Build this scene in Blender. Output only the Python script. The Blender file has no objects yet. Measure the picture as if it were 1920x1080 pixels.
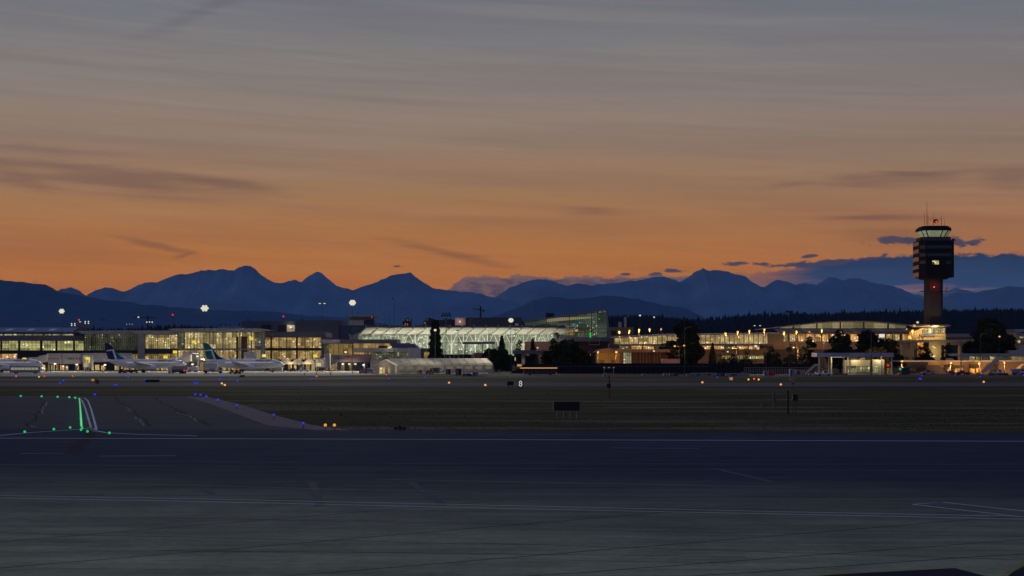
import bpy, math, random
from mathutils import Vector, Matrix
random.seed(7)
S = bpy.context.scene
COL = S.collection
R = math.radians
F = 3000.0; HZ = 664.0; CH = 8.0            # focal length and horizon in photo pixels, camera height

# ---------------- camera ----------------
cd = bpy.data.cameras.new('camera'); cam = bpy.data.objects.new('camera', cd); COL.objects.link(cam)
cam.location = (0, 0, CH); cam.rotation_euler = (R(90), 0, 0)
cd.sensor_width = 36; cd.lens = 36*F/1920; cd.shift_y = (HZ-540)/1920
cd.clip_start = 0.5; cd.clip_end = 120000
S.camera = cam
S.view_settings.view_transform = 'Standard'; S.view_settings.look = 'None'
S.view_settings.exposure = 0; S.view_settings.gamma = 1
S.render.engine = 'CYCLES'; S.cycles.use_denoising = True
S.cycles.max_bounces = 4; S.cycles.diffuse_bounces = 2; S.cycles.glossy_bounces = 2; S.cycles.volume_bounces = 0
S.cycles.sample_clamp_indirect = 3
S.cycles.use_light_tree = True

# ---------------- node helpers ----------------
class NT:
    def __init__(s, nt): s.t = nt; s.n = nt.nodes; s.l = nt.links
    def new(s, t, **k):
        n = s.n.new(t)
        for a, b in k.items(): setattr(n, a, b)
        return n
    def link(s, a, b): s.l.new(a, b)
    def set(s, sock, v):
        if isinstance(v, (int, float, tuple)): sock.default_value = v
        else: s.l.new(v, sock)
    def m(s, op, a, b=0.0, c=None, clamp=False):
        n = s.new('ShaderNodeMath', operation=op); n.use_clamp = clamp
        s.set(n.inputs[0], a); s.set(n.inputs[1], b)
        if c is not None: s.set(n.inputs[2], c)
        return n.outputs[0]
    def mix(s, f, a, b, typ='MIX'):
        n = s.new('ShaderNodeMix', data_type='RGBA', blend_type=typ)
        s.set(n.inputs[0], f); s.set(n.inputs[6], a); s.set(n.inputs[7], b)
        return n.outputs[2]
    def comb(s, x, y, z):
        n = s.new('ShaderNodeCombineXYZ')
        for i, v in enumerate((x, y, z)): s.set(n.inputs[i], v)
        return n.outputs[0]
    def noise(s, vec, scale, detail=3, rough=.55, dist=0):
        n = s.new('ShaderNodeTexNoise'); s.link(vec, n.inputs['Vector'])
        n.inputs['Scale'].default_value = scale; n.inputs['Detail'].default_value = detail
        n.inputs['Roughness'].default_value = rough; n.inputs['Distortion'].default_value = dist
        return n.outputs[0]
    def ss(s, v, lo, hi):
        n = s.new('ShaderNodeMapRange', interpolation_type='SMOOTHSTEP')
        s.set(n.inputs[0], v); n.inputs[1].default_value = lo; n.inputs[2].default_value = hi
        return n.outputs[0]
    def ramp(s, v, stops):
        n = s.new('ShaderNodeValToRGB'); s.set(n.inputs[0], v)
        e = n.color_ramp.elements
        while len(e) < len(stops): e.new(0.5)
        for i, (p, c) in enumerate(stops): e[i].position = p; e[i].color = (*c, 1)
        return n.outputs[0]
def c8(r, g, b):
    f = lambda u: (u/255/12.92) if u <= 10 else ((u/255+.055)/1.055)**2.4
    return (f(r), f(g), f(b))
def c4(r, g, b): return (*c8(r, g, b), 1)

# ---------------- world: dusk sky, cirrus and low cumulus ----------------
SKYGAIN = 1.02
w = bpy.data.worlds.new('World'); S.world = w; w.use_nodes = True
N = NT(w.node_tree); N.n.clear()
tc = N.new('ShaderNodeTexCoord'); sp = N.new('ShaderNodeSeparateXYZ'); N.link(tc.outputs['Generated'], sp.inputs[0])
dx, dy, dz = sp.outputs
hl = N.m('SQRT', N.m('ADD', N.m('MULTIPLY', dx, dx), N.m('MULTIPLY', dy, dy)))
hl = N.m('MAXIMUM', hl, 0.001)
el = N.m('DIVIDE', dz, hl)                      # tangent of the elevation
az = N.m('ARCTAN2', dx, dy)                     # azimuth, 0 = north (the view axis)
elc = N.m('MULTIPLY', N.m('MAXIMUM', el, 0.0), 1.0)
t = N.m('POWER', N.m('DIVIDE', N.m('MINIMUM', elc, 2.0), 2.0), 0.5)    # 0..1
def tp(py): return math.sqrt(max(0, (HZ-py)/F)/2.0)
sky = N.ramp(t, [(0.0, c8(212, 118, 20)), (tp(560), c8(210, 119, 24)), (tp(500), c8(195, 117, 40)), (tp(440), c8(180, 118, 58)),
                 (tp(350), c8(160, 121, 84)), (tp(230), c8(146, 126, 110)), (tp(110), c8(128, 124, 122)), (tp(0), c8(110, 115, 124)),
                 (0.45, c8(88, 102, 130)), (0.7, c8(66, 84, 122)), (1.0, c8(56, 74, 118))])
# away from the sunset the low sky turns to dusky blue; a little pinker to the right
back = N.ss(N.m('ABSOLUTE', N.m('ADD', az, 0.15)), 0.7, 2.0)
cool = N.ramp(t, [(0.0, c8(96, 108, 148)), (0.2, c8(108, 112, 152)), (0.4, c8(98, 110, 150)), (1.0, c8(60, 80, 126))])
sky = N.mix(back, sky, cool)
rt = N.m('MULTIPLY', N.ss(az, 0.02, 0.36), 0.42)
sky = N.mix(rt, sky, N.ramp(t, [(0.0, c8(170, 112, 90)), (tp(540), c8(176, 114, 88)), (tp(440), c8(166, 116, 82)), (tp(330), c8(138, 112, 94)), (tp(0), c8(100, 108, 124)), (1.0, c8(56, 74, 118))]))
# long thin cirrus: noise squeezed along the horizon, gently tilted
elw = N.m('ADD', el, N.m('MULTIPLY', az, 0.05))
vec = N.comb(N.m('MULTIPLY', az, 2.6), N.m('MULTIPLY', elw, 58.0), 0.3)
n1 = N.noise(vec, 1.0, 7, .62, .5)
n2 = N.noise(N.comb(N.m('MULTIPLY', az, 5.5), N.m('MULTIPLY', elw, 120.0), 4.7), 1.0, 5, .6, .4)
f1 = N.m('MULTIPLY', N.ss(n1, 0.42, 0.68), 0.30)
f2 = N.m('MULTIPLY', N.ss(n2, 0.44, 0.70), 0.24)
sky = N.mix(f1, sky, N.mix(N.ss(el, 0.04, 0.16), c4(140, 84, 56), c4(112, 98, 100)))
sky = N.mix(f2, sky, N.mix(N.ss(el, 0.04, 0.16), c4(206, 138, 76), c4(150, 140, 132)))
n3 = N.noise(N.comb(N.m('MULTIPLY', az, 3.4), N.m('MULTIPLY', elw, 230.0), 9.1), 1.0, 6, .65, .3)
sky = N.mix(N.m('MULTIPLY', N.ss(n3, 0.46, 0.68), 0.15), sky, N.mix(N.ss(el, 0.04, 0.16), c4(132, 78, 50), c4(108, 96, 98)))
# warp field shared by the placed clouds
wa = N.noise(N.comb(N.m('MULTIPLY', az, 26.0), N.m('MULTIPLY', el, 60.0), 1.1), 1.0, 6, .62)
wb = N.noise(N.comb(N.m('MULTIPLY', az, 9.0), N.m('MULTIPLY', el, 110.0), 7.3), 1.0, 6, .6, .3)
wc = N.noise(N.comb(N.m('MULTIPLY', az, 120.0), N.m('MULTIPLY', el, 260.0), 2.2), 1.0, 7, .68)
wd = N.m('ADD', N.m('MULTIPLY', wa, .35), N.m('MULTIPLY', wc, .65))
def ang(px): return math.atan((px-960)/F)
def elv(px, py): return (HZ-py)/F*math.cos(ang(px))
def puff(px, py, rx, ry, tilt=0.0, soft=1.0, amt=.9, field=None, wobble=1.5, low=.25):
    """a cloud at a fixed bearing and elevation: an ellipse of angle broken up by the noise field"""
    a = N.m('SUBTRACT', az, ang(px)); e = N.m('SUBTRACT', el, elv(px, py))
    e = N.m('ADD', e, N.m('MULTIPLY', a, tilt))
    u = N.m('DIVIDE', a, rx/F); v = N.m('DIVIDE', e, ry/F)
    d = N.m('SQRT', N.m('ADD', N.m('MULTIPLY', u, u), N.m('MULTIPLY', v, v)))
    d = N.m('ADD', d, N.m('MULTIPLY', N.m('SUBTRACT', field, 0.5), -wobble*2))
    return N.m('MULTIPLY', N.ss(d, 1.0, 1.0-soft), amt)
for a in [(230, 340, 330, 40, .10, 1.0, .55), (420, 345, 150, 16, .10, 1.0, .5), (90, 280, 220, 22, .05, 1.0, .4), (20, 325, 110, 32, .35, 1.0, .4),
          (1600, 335, 230, 26, .0, 1.0, .6), (1700, 325, 110, 9, .08, 1.0, .5), (1490, 345, 110, 12, -.12, 1.0, .4), (1120, 398, 110, 15, .02, 1.0, .5), (1640, 408, 140, 10, .02, 1., .6),
          (1890, 335, 80, 26, .0, 1.0, .4), (390, 15, 150, 26, -.45, 1.0, .4), (300, 462, 80, 8, .2, 1.0, .5), (860, 480, 160, 12, .22, 1.0, .5), (340, 481, 30, 6, -.3, 1., .5), (1690, 445, 130, 26, .0, 1., .35)]:
    m_ = puff(*a, field=wb, wobble=1.2)
    sky = N.mix(m_, sky, N.mix(N.ss(el, 0.05, 0.2), c4(112, 72, 52), c4(92, 88, 98)))
# cumulus: broad bank on the right, the small dark puffs near the tower, the bank behind the ridge
bank = N.m('MULTIPLY', N.ss(N.m('ADD', az, N.m('MULTIPLY', N.m('SUBTRACT', wb, .5), .12)), ang(1330), ang(1560)), 1.0)
etop = N.m('ADD', (HZ-483)/F, N.m('MULTIPLY', N.m('SUBTRACT', wd, 0.5), 0.016))
etop = N.m('SUBTRACT', etop, N.m('MULTIPLY', N.ss(az, ang(1650), ang(1380)), 0.010))
inb = N.m('MULTIPLY', N.ss(N.m('SUBTRACT', etop, el), -0.0006, 0.0018), bank)
gaps = N.m('MULTIPLY', N.ss(wb, .53, .66), N.ss(el, .052, .034))
bankcol = N.mix(N.ss(el, .036, .062), N.mix(gaps, c4(38, 70, 112), c4(150, 112, 108)), N.mix(N.m('MULTIPLY', N.ss(wb, .48, .7), .6), c4(22, 50, 88), c4(52, 72, 102)))
sky = N.mix(inb, sky, bankcol)
for a in [(1690, 452, 60, 8, .0), (1730, 452, 36, 9, .0), (1790, 455, 28, 9, .05), (1830, 452, 19, 10, -.1), (1380, 494, 22, 4, .0), (1432, 496, 22, 4, .05), (1517, 480, 18, 3, -.1),
          (1490, 497, 60, 4, -.04), (1560, 492, 80, 6, -.05), (1175, 514, 16, 3, 0), (1264, 508, 26, 4, 0.05), (1230, 514, 14, 5, 0), (747, 500, 11, 2.5, 0), (1632, 484, 30, 5, -.1)]:
    m_ = puff(*a, soft=.55, amt=.93, field=wd, wobble=2.6)
    sky = N.mix(m_, sky, c4(62, 60, 82))
et2 = N.m('ADD', (HZ-517)/F, N.m('MULTIPLY', N.m('SUBTRACT', wd, 0.5), 0.016))
et2 = N.m('SUBTRACT', et2, N.m('MULTIPLY', N.ss(az, ang(880), ang(815)), 0.012))
in2 = N.m('MULTIPLY', N.m('MULTIPLY', N.ss(N.m('SUBTRACT', et2, el), 0.0, 0.0022), N.ss(az, ang(812), ang(850))), N.ss(az, ang(1480), ang(1330)))
sky = N.mix(N.m('MULTIPLY', in2, .9), sky, N.mix(N.ss(wd, .42, .58), c4(52, 58, 88), c4(112, 92, 98)))
# a trace of physical sky with the sun just under the horizon, to the left of the view
nis = N.new('ShaderNodeTexSky', sky_type='NISHITA'); nis.sun_disc = False
nis.sun_elevation = R(-1.5); nis.sun_rotation = R(-28); nis.altitude = 10
bg1 = N.new('ShaderNodeBackground'); N.link(sky, bg1.inputs[0]); bg1.inputs[1].default_value = SKYGAIN
bg2 = N.new('ShaderNodeBackground'); N.link(nis.outputs[0], bg2.inputs[0]); bg2.inputs[1].default_value = 0.02
ad = N.new('ShaderNodeAddShader'); N.link(bg1.outputs[0], ad.inputs[0]); N.link(bg2.outputs[0], ad.inputs[1])
wo = N.new('ShaderNodeOutputWorld'); N.link(ad.outputs[0], wo.inputs[0])
w.cycles.sampling_method = 'MANUAL'; w.cycles.sample_map_resolution = 512

# afterglow: a weak, wide, warm sun from the sunset side (left of and behind the mountains)
sd = bpy.data.lights.new('sun', 'SUN'); sd.energy = 0.35; sd.angle = R(12); sd.color = (1.0, .52, .28)
sun = bpy.data.objects.new('sun', sd); COL.objects.link(sun)
sun.rotation_euler = Vector((math.sin(R(-78)), math.cos(R(-78)), math.tan(R(5)))).to_track_quat('Z', 'Y').to_euler()

# ---------------- materials ----------------
MATS = {}
def pm(name, col, rough=.8, metal=0, var=.25, scale=.6, spec=.3, bump=0, stretch=(1, 1, 1)):
    """painted / weathered surface: base colour broken by world-space noise"""
    if name in MATS: return MATS[name]
    m = bpy.data.materials.new(name); m.use_nodes = True
    n = NT(m.node_tree); b = n.n['Principled BSDF']
    g = n.new('ShaderNodeTexCoord'); mp = n.new('ShaderNodeMapping'); n.link(g.outputs['Object'], mp.inputs[0]); mp.inputs['Scale'].default_value = stretch
    v = n.noise(mp.outputs[0], scale, 5, .6)
    hi = tuple(min(1, c*(1+var)) for c in col); lo = tuple(c*(1-var) for c in col)
    n.link(n.mix(v, (*lo, 1), (*hi, 1)), b.inputs['Base Color'])
    b.inputs['Roughness'].default_value = rough; b.inputs['Metallic'].default_value = metal
    b.inputs['Specular IOR Level'].default_value = spec
    if bump:
        bp = n.new('ShaderNodeBump'); bp.inputs['Strength'].default_value = bump; n.link(v, bp.inputs['Height']); n.link(bp.outputs[0], b.inputs['Normal'])
    MATS[name] = m; return m
def em(name, col, st):
    if name in MATS: return MATS[name]
    m = bpy.data.materials.new(name); m.use_nodes = True
    b = m.node_tree.nodes['Principled BSDF']
    b.inputs['Base Color'].default_value = (.05, .05, .05, 1)
    b.inputs['Emission Color'].default_value = (*col, 1); b.inputs['Emission Strength'].default_value = st
    MATS[name] = m; return m
def lit(name, ca, cb, st, cell=2.4, spots=.35, dark=.35, zc=3.6, spotcol=(1, .85, .55)):
    """a lit room seen through its window: rooms of differing brightness, ceiling lamps, dark furniture low down"""
    if name in MATS: return MATS[name]
    m = bpy.data.materials.new(name); m.use_nodes = True
    n = NT(m.node_tree); b = n.n['Principled BSDF']
    g = n.new('ShaderNodeNewGeometry'); s = n.new('ShaderNodeSeparateXYZ'); n.link(g.outputs['Position'], s.inputs[0])
    x = n.m('ADD', s.outputs[0], n.m('MULTIPLY', s.outputs[1], .37)); z = s.outputs[2]
    cx = n.m('FLOOR', n.m('DIVIDE', x, cell)); cz = n.m('FLOOR', n.m('DIVIDE', z, zc))
    wn = n.new('ShaderNodeTexWhiteNoise', noise_dimensions='2D'); n.link(n.comb(cx, cz, 0), wn.inputs[0])
    nz = n.noise(n.comb(x, n.m('MULTIPLY', z, .8), 0), .9, 5, .7)
    nf = n.noise(n.comb(n.m('MULTIPLY', x, 2.2), n.m('MULTIPLY', z, .5), 3), 1.0, 3, .7)
    val = n.m('MULTIPLY', n.m('ADD', n.m('MULTIPLY', wn.outputs[0], .95), .38), n.m('ADD', .25, n.m('MULTIPLY', nz, 1.6)))
    val = n.m('MULTIPLY', val, n.m('SUBTRACT', 1.0, n.m('MULTIPLY', n.ss(nf, .5, .66), dark)))
    vo = n.new('ShaderNodeTexVoronoi', voronoi_dimensions='2D'); vo.inputs['Scale'].default_value = .36
    n.link(n.comb(x, n.m('MULTIPLY', z, 1.5), 0), vo.inputs['Vector'])
    sp_ = n.m('MULTIPLY', n.ss(vo.outputs['Distance'], .20, .08), n.m('GREATER_THAN', wn.outputs[0], 1-spots))
    col = n.mix(nz, (*ca, 1), (*cb, 1))
    col = n.mix(sp_, col, (*spotcol, 1))
    n.link(col, b.inputs['Emission Color'])
    n.link(n.m('MULTIPLY', n.m('ADD', val, n.m('MULTIPLY', sp_, 1.2)), st*1.3), b.inputs['Emission Strength'])
    b.inputs['Base Color'].default_value = (.04, .04, .04, 1); b.inputs['Roughness'].default_value = .3
    MATS[name] = m; return m

# ---------------- mesh helpers ----------------
def X(px, Y): return (px-960)/F*Y
def Z(py, Y): return CH-(py-HZ)/F*Y
def GY(py): return CH*F/(py-HZ)
class MB:
    def __init__(s): s.v = []; s.f = []; s.sm = []
    def add(s, vs, fs, smooth=False):
        o = len(s.v); s.v += [tuple(p) for p in vs]; s.f += [tuple(o+i for i in f) for f in fs]; s.sm += [smooth]*len(fs); return s
    def box(s, x0, x1, y0, y1, z0, z1):
        return s.add([(x0, y0, z0), (x1, y0, z0), (x1, y1, z0), (x0, y1, z0), (x0, y0, z1), (x1, y0, z1), (x1, y1, z1), (x0, y1, z1)],
              [(0, 3, 2, 1), (4, 5, 6, 7), (0, 1, 5, 4), (1, 2, 6, 5), (2, 3, 7, 6), (3, 0, 4, 7)])
    def bbox(s, x0, x1, y0, y1, z0, z1, b=.1):
        """box with chamfered vertical and top edges"""
        ring = lambda i, z: [(x0+b-i, y0-i+b, z), (x1-b+i, y0-i+b, z), (x1-b+i, y1+i-b, z), (x0+b-i, y1+i-b, z)]
        oc = lambda e, z: [(x0+b, y0+e, z), (x1-b, y0+e, z), (x1-e, y0+b, z), (x1-e, y1-b, z), (x1-b, y1-e, z), (x0+b, y1-e, z), (x0+e, y1-b, z), (x0+e, y0+b, z)]
        vs = oc(0, z0)+oc(0, z1-b)+oc(b*.9, z1)
        fs = [tuple(range(7, -1, -1)), tuple(range(16, 24))]
        for k in (0, 8):
            for i in range(8): fs.append((k+i, k+(i+1) % 8, k+8+(i+1) % 8, k+8+i))
        return s.add(vs, fs)
    def pb(s, a, b, t, u, Y, d):
        """box from photo columns a..b and rows t..u with its face at distance Y"""
        return s.box(X(a, Y), X(b, Y), Y, Y+d, max(0.0, Z(u, Y)) if u < 900 else 0, Z(t, Y))
    def prism(s, pts, y0, y1):
        """polygon (x,z) extruded along y"""
        n = len(pts); vs = [(x, y0, z) for x, z in pts]+[(x, y1, z) for x, z in pts]
        return s.add(vs, [tuple(range(n)), tuple(range(2*n-1, n-1, -1))]+[(i, n+i, n+(i+1) % n, (i+1) % n) for i in range(n)])
    def prismx(s, pts, x0, x1):
        n = len(pts); vs = [(x0, y, z) for y, z in pts]+[(x1, y, z) for y, z in pts]
        return s.add(vs, [tuple(range(n-1, -1, -1)), tuple(range(n, 2*n))]+[(i, (i+1) % n, n+(i+1) % n, n+i) for i in range(n)])
    def poly(s, pts, z0, z1):
        n = len(pts); vs = [(x, y, z0) for x, y in pts]+[(x, y, z1) for x, y in pts]
        return s.add(vs, [tuple(range(n-1, -1, -1)), tuple(range(n, 2*n))]+[(i, (i+1) % n, n+(i+1) % n, n+i) for i in range(n)])
    def tube(s, pts, r, n=6, r1=None, caps=True):
        pts = [Vector(p) for p in pts]; m = len(pts); vs = []; fs = []
        for i, p in enumerate(pts):
            d = (pts[min(i+1, m-1)]-pts[max(i-1, 0)]).normalized()
            a = d.cross(Vector((0, 0, 1))) if abs(d.z) < .95 else d.cross(Vector((0, 1, 0)))
            a.normalize(); b = d.cross(a); rr = r if r1 is None else r+(r1-r)*i/(m-1)
            if isinstance(r, (list, tuple)): rr = r[i]
            for k in range(n):
                q = 2*math.pi*k/n; vs.append(p+a*math.cos(q)*rr+b*math.sin(q)*rr)
        for i in range(m-1):
            for k in range(n): fs.append((i*n+k, i*n+(k+1) % n, (i+1)*n+(k+1) % n, (i+1)*n+k))
        if caps: fs += [tuple(range(n-1, -1, -1)), tuple(range((m-1)*n, m*n))]
        return s.add(vs, fs, n > 6)
    def ball(s, c, r, n=10, sz=1.0):
        vs = []; fs = []; h = max(3, n//2)
        for i in range(h+1):
            t_ = math.pi*i/h
            for k in range(n):
                q = 2*math.pi*k/n; vs.append((c[0]+r*math.sin(t_)*math.cos(q), c[1]+r*math.sin(t_)*math.sin(q), c[2]+r*sz*math.cos(t_)))
        for i in range(h):
            for k in range(n): fs.append((i*n+k, i*n+(k+1) % n, (i+1)*n+(k+1) % n, (i+1)*n+k))
        return s.add(vs, fs, True)
    def cyl(s, c, r, h, n=12, axis='z', r2=None):
        r2 = r if r2 is None else r2; vs = []
        for zz, rr in ((0, r), (h, r2)):
            for k in range(n):
                q = 2*math.pi*k/n; a, b = rr*math.cos(q), rr*math.sin(q)
                vs.append({'z': (c[0]+a, c[1]+b, c[2]+zz), 'y': (c[0]+a, c[1]+zz, c[2]+b), 'x': (c[0]+zz, c[1]+a, c[2]+b)}[axis])
        return s.add(vs, [tuple(range(n)), tuple(range(2*n-1, n-1, -1))]+[(k, n+k, n+(k+1) % n, (k+1) % n) for k in range(n)])
    def move(s, M):
        s.v = [tuple(M @ Vector(p)) for p in s.v]; return s
    def build(s, name, mat, parent=None, world=True):
        me = bpy.data.meshes.new(name); vs = s.v
        if parent is not None and world:
            b = parent
            off = Vector((0, 0, 0))
            while b is not None: off += b.location; b = b.parent
            vs = [(p[0]-off.x, p[1]-off.y, p[2]-off.z) for p in vs]
        me.from_pydata(vs, [], s.f); me.polygons.foreach_set('use_smooth', s.sm)
        me.materials.append(mat); me.update()
        o = bpy.data.objects.new(name, me); COL.objects.link(o); o.parent = parent
        return o
def tag(o, label, cat, group=None, kind=None):
    if kind: o['kind'] = kind
    if label: o['label'] = label
    if cat: o['category'] = cat
    if group: o['group'] = group
    return o
def thing(name, label, cat, loc, rz=0, group=None):
    o = bpy.data.objects.new(name, None); COL.objects.link(o); o.location = loc; o.rotation_euler = (0, 0, rz)
    o.empty_display_size = .3
    return tag(o, label, cat, group)
def kids(o): return [c for c in COL.objects if c.parent == o]
def dup(o, loc=None, rz=None, label=None, parent=None):
    c = o.copy(); COL.objects.link(c); c.parent = parent
    if loc is not None: c.location = loc
    if rz is not None: c.rotation_euler = (0, 0, rz)
    if label: c['label'] = label
    for k in o.children: dup(k, parent=c)
    return c
def textmesh(txt, size, name, mat, parent, loc, rot, ext=.03, shear=0):
    cu = bpy.data.curves.new('t', 'FONT'); cu.body = txt; cu.size = size; cu.extrude = ext; cu.shear = shear; cu.align_x = 'CENTER'; cu.resolution_u = 3
    o = bpy.data.objects.new('t', cu); COL.objects.link(o)
    bpy.context.view_layer.update()
    me = bpy.data.meshes.new_from_object(o); bpy.data.objects.remove(o)
    me.name = name; me.materials.clear(); me.materials.append(mat)
    q = bpy.data.objects.new(name, me); COL.objects.link(q); q.parent = parent; q.location = loc; q.rotation_euler = rot
    return q
def light(name, loc, watts, col, parent=None, r=.4, spot=None, aim=None):
    l = bpy.data.lights.new(name, 'SPOT' if spot else 'POINT'); l.energy = watts; l.color = col; l.shadow_soft_size = r
    o = bpy.data.objects.new(name, l); COL.objects.link(o); o.location = loc
    if spot: l.spot_size = R(spot); l.spot_blend = .6; o.rotation_euler = (Vector(aim)-Vector(loc)).to_track_quat('-Z', 'Y').to_euler()
    if parent is not None:
        o.parent = parent; o.location = Vector(loc)-parent.location
    return o

# ================= GROUND =================
def gmat(name, ca, cb, s1, stretch=(1, 1, 1), rough=.9, fine=.25, spec=.02, patch=None, bump=.15):
    m = bpy.data.materials.new(name); m.use_nodes = True
    n = NT(m.node_tree); b = n.n['Principled BSDF']
    g = n.new('ShaderNodeNewGeometry'); mp = n.new('ShaderNodeMapping'); n.link(g.outputs['Position'], mp.inputs[0]); mp.inputs['Scale'].default_value = stretch
    v1 = n.noise(mp.outputs[0], s1, 8, .62); v2 = n.noise(g.outputs['Position'], 1.6, 6, .7)
    v3 = n.noise(mp.outputs[0], s1*6, 5, .65)
    v = n.m('ADD', n.m('MULTIPLY', n.ss(v1, .32, .68), .6), n.m('MULTIPLY', n.ss(v3, .3, .7), .4))
    col = n.mix(v, (*ca, 1), (*cb, 1))
    col = n.mix(n.m('MULTIPLY', n.ss(v2, .35, .75), fine), col, (*[c*.35 for c in ca], 1))
    if patch: 
        v4 = n.noise(mp.outputs[0], patch[0], 4, .6); col = n.mix(n.m('MULTIPLY', n.ss(v4, .52, .62), patch[2]), col, (*patch[1], 1))
    n.link(col, b.inputs['Base Color']); b.inputs['Roughness'].default_value = rough; b.inputs['Specular IOR Level'].default_value = spec
    bp = n.new('ShaderNodeBump'); bp.inputs['Strength'].default_value = bump; n.link(v2, bp.inputs['Height']); n.link(bp.outputs[0], b.inputs['Normal'])
    return m
M_grass = gmat('dry_grass', (.066, .064, .034), (.024, .034, .013), .012, (.5, 3.0, 1), 1, .12, .02, (.03, (.150, .120, .085), .9), bump=.04)
M_runway = gmat('runway_asphalt', (.040, .043, .060), (.052, .055, .072), .03, (1, 5, 1), .85, .25)
M_taxi = gmat('taxiway_asphalt', (.065, .068, .085), (.095, .095, .11), .05, (1, 3, 1), .9, .25)
M_far = gmat('far_taxiway_concrete', (.10, .10, .115), (.14, .135, .15), .04, (1, 3, 1), .9, .2)
M_shoulder = gmat('shoulder_concrete', (.19, .17, .17), (.24, .21, .21), .3, (1, 1, 1), .9, .3)
M_apron = gmat('apron_concrete', (.28, .27, .25), (.36, .34, .31), .06, (1, 2, 1), .9, .25)
M_patch = gmat('fresh_asphalt', (.028, .03, .045), (.035, .037, .05), .2)
# near pavement: concrete to dark asphalt, a foreground light pool painted into the ramp
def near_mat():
    m = gmat('near_concrete_painted_pool', (.25, .265, .16), (.38, .395, .245), .05, (1, 3, 1), .9, .3)
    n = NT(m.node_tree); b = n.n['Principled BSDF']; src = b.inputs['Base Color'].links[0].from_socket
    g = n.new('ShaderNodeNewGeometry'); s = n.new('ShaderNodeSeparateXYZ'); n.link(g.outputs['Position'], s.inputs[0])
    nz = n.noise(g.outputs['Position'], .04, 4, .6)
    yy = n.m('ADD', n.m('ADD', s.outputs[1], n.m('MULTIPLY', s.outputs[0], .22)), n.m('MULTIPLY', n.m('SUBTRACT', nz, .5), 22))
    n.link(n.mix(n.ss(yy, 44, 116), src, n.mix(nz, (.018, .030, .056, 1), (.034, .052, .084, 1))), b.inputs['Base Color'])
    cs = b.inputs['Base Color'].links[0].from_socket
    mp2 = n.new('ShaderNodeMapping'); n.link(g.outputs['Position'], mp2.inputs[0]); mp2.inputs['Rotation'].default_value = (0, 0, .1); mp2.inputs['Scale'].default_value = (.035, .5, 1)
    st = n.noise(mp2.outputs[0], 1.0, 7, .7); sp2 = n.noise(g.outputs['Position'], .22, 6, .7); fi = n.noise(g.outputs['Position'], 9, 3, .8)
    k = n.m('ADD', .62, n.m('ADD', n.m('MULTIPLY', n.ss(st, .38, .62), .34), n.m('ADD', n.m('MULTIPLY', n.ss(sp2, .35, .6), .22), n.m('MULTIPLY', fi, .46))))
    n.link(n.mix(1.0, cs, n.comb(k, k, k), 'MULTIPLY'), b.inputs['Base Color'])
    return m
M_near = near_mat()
def sheet(name, pts, z, mat, kind='structure'):
    mb = MB(); mb.add([(x, y, z) for x, y in pts], [tuple(range(len(pts)))])
    o = mb.build(name, mat); o['kind'] = kind; return o
def G(px, py): Y_ = GY(py); return (X(px, Y_), Y_)
gr = MB(); 
gr.add([(-26000, -150, -.02), (26000, -150, -.02), (26000, 36000, -.02), (-26000, 36000, -.02)], [(0, 1, 2, 3)])
o = gr.build('ground', M_grass); o['kind'] = 'structure'
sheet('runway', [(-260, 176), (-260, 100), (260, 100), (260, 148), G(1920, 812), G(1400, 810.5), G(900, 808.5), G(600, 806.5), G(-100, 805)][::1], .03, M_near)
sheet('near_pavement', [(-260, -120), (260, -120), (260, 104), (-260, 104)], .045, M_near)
sheet('taxiway', [G(-700, 806.5), G(600, 807.5), G(512, 800), G(440, 774), G(395, 757), G(350, 743.2), G(-700, 742.5)], .012, M_taxi)
sheet('taxiway_shoulder', [G(505, 799), G(600, 807), G(655, 806.6), G(585, 797), G(520, 780), G(445, 757), G(392, 745), G(348, 743.4), G(395, 757.5), G(440, 775)], .02, M_shoulder)
sheet('far_taxiway', [(-520, 400), (520, 392), (520, 448), (90, 450), (-520, 452)], .01, M_far)
sheet('connecting_taxiway', [G(-300, 713.9), G(430, 713.8), G(900, 708.6), G(1100, 707.4), G(880, 706.9), G(520, 709), G(300, 710.2), G(-300, 711)], .01, M_far)
sheet('link_pavement', [(-520, 451), (-155, 451), (-172, 482), (-520, 482)], .014, M_far)
sheet('apron', [G(-500, 705.6), G(420, 705.8), G(640, 704.3), G(745, 702), G(760, 700.5), (X(780, 655), 655), (X(915, 655), 655), (X(915, 805), 805), (-560, 805)], .012, M_apron)
sheet('service_road', [(X(915, 612), 562), (420, 562), (420, 640), (X(1400, 640), 640), (X(915, 612), 640)], .014, gmat('road_asphalt', (.075, .07, .075), (.10, .09, .095), .08))
sheet('forecourt', [(X(1500, 640), 640.5), (500, 640.5), (500, 812), (X(1500, 812), 812)], .012, MATS.get('x') or gmat('forecourt_asphalt', (.06, .055, .055), (.08, .075, .07), .08))

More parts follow.
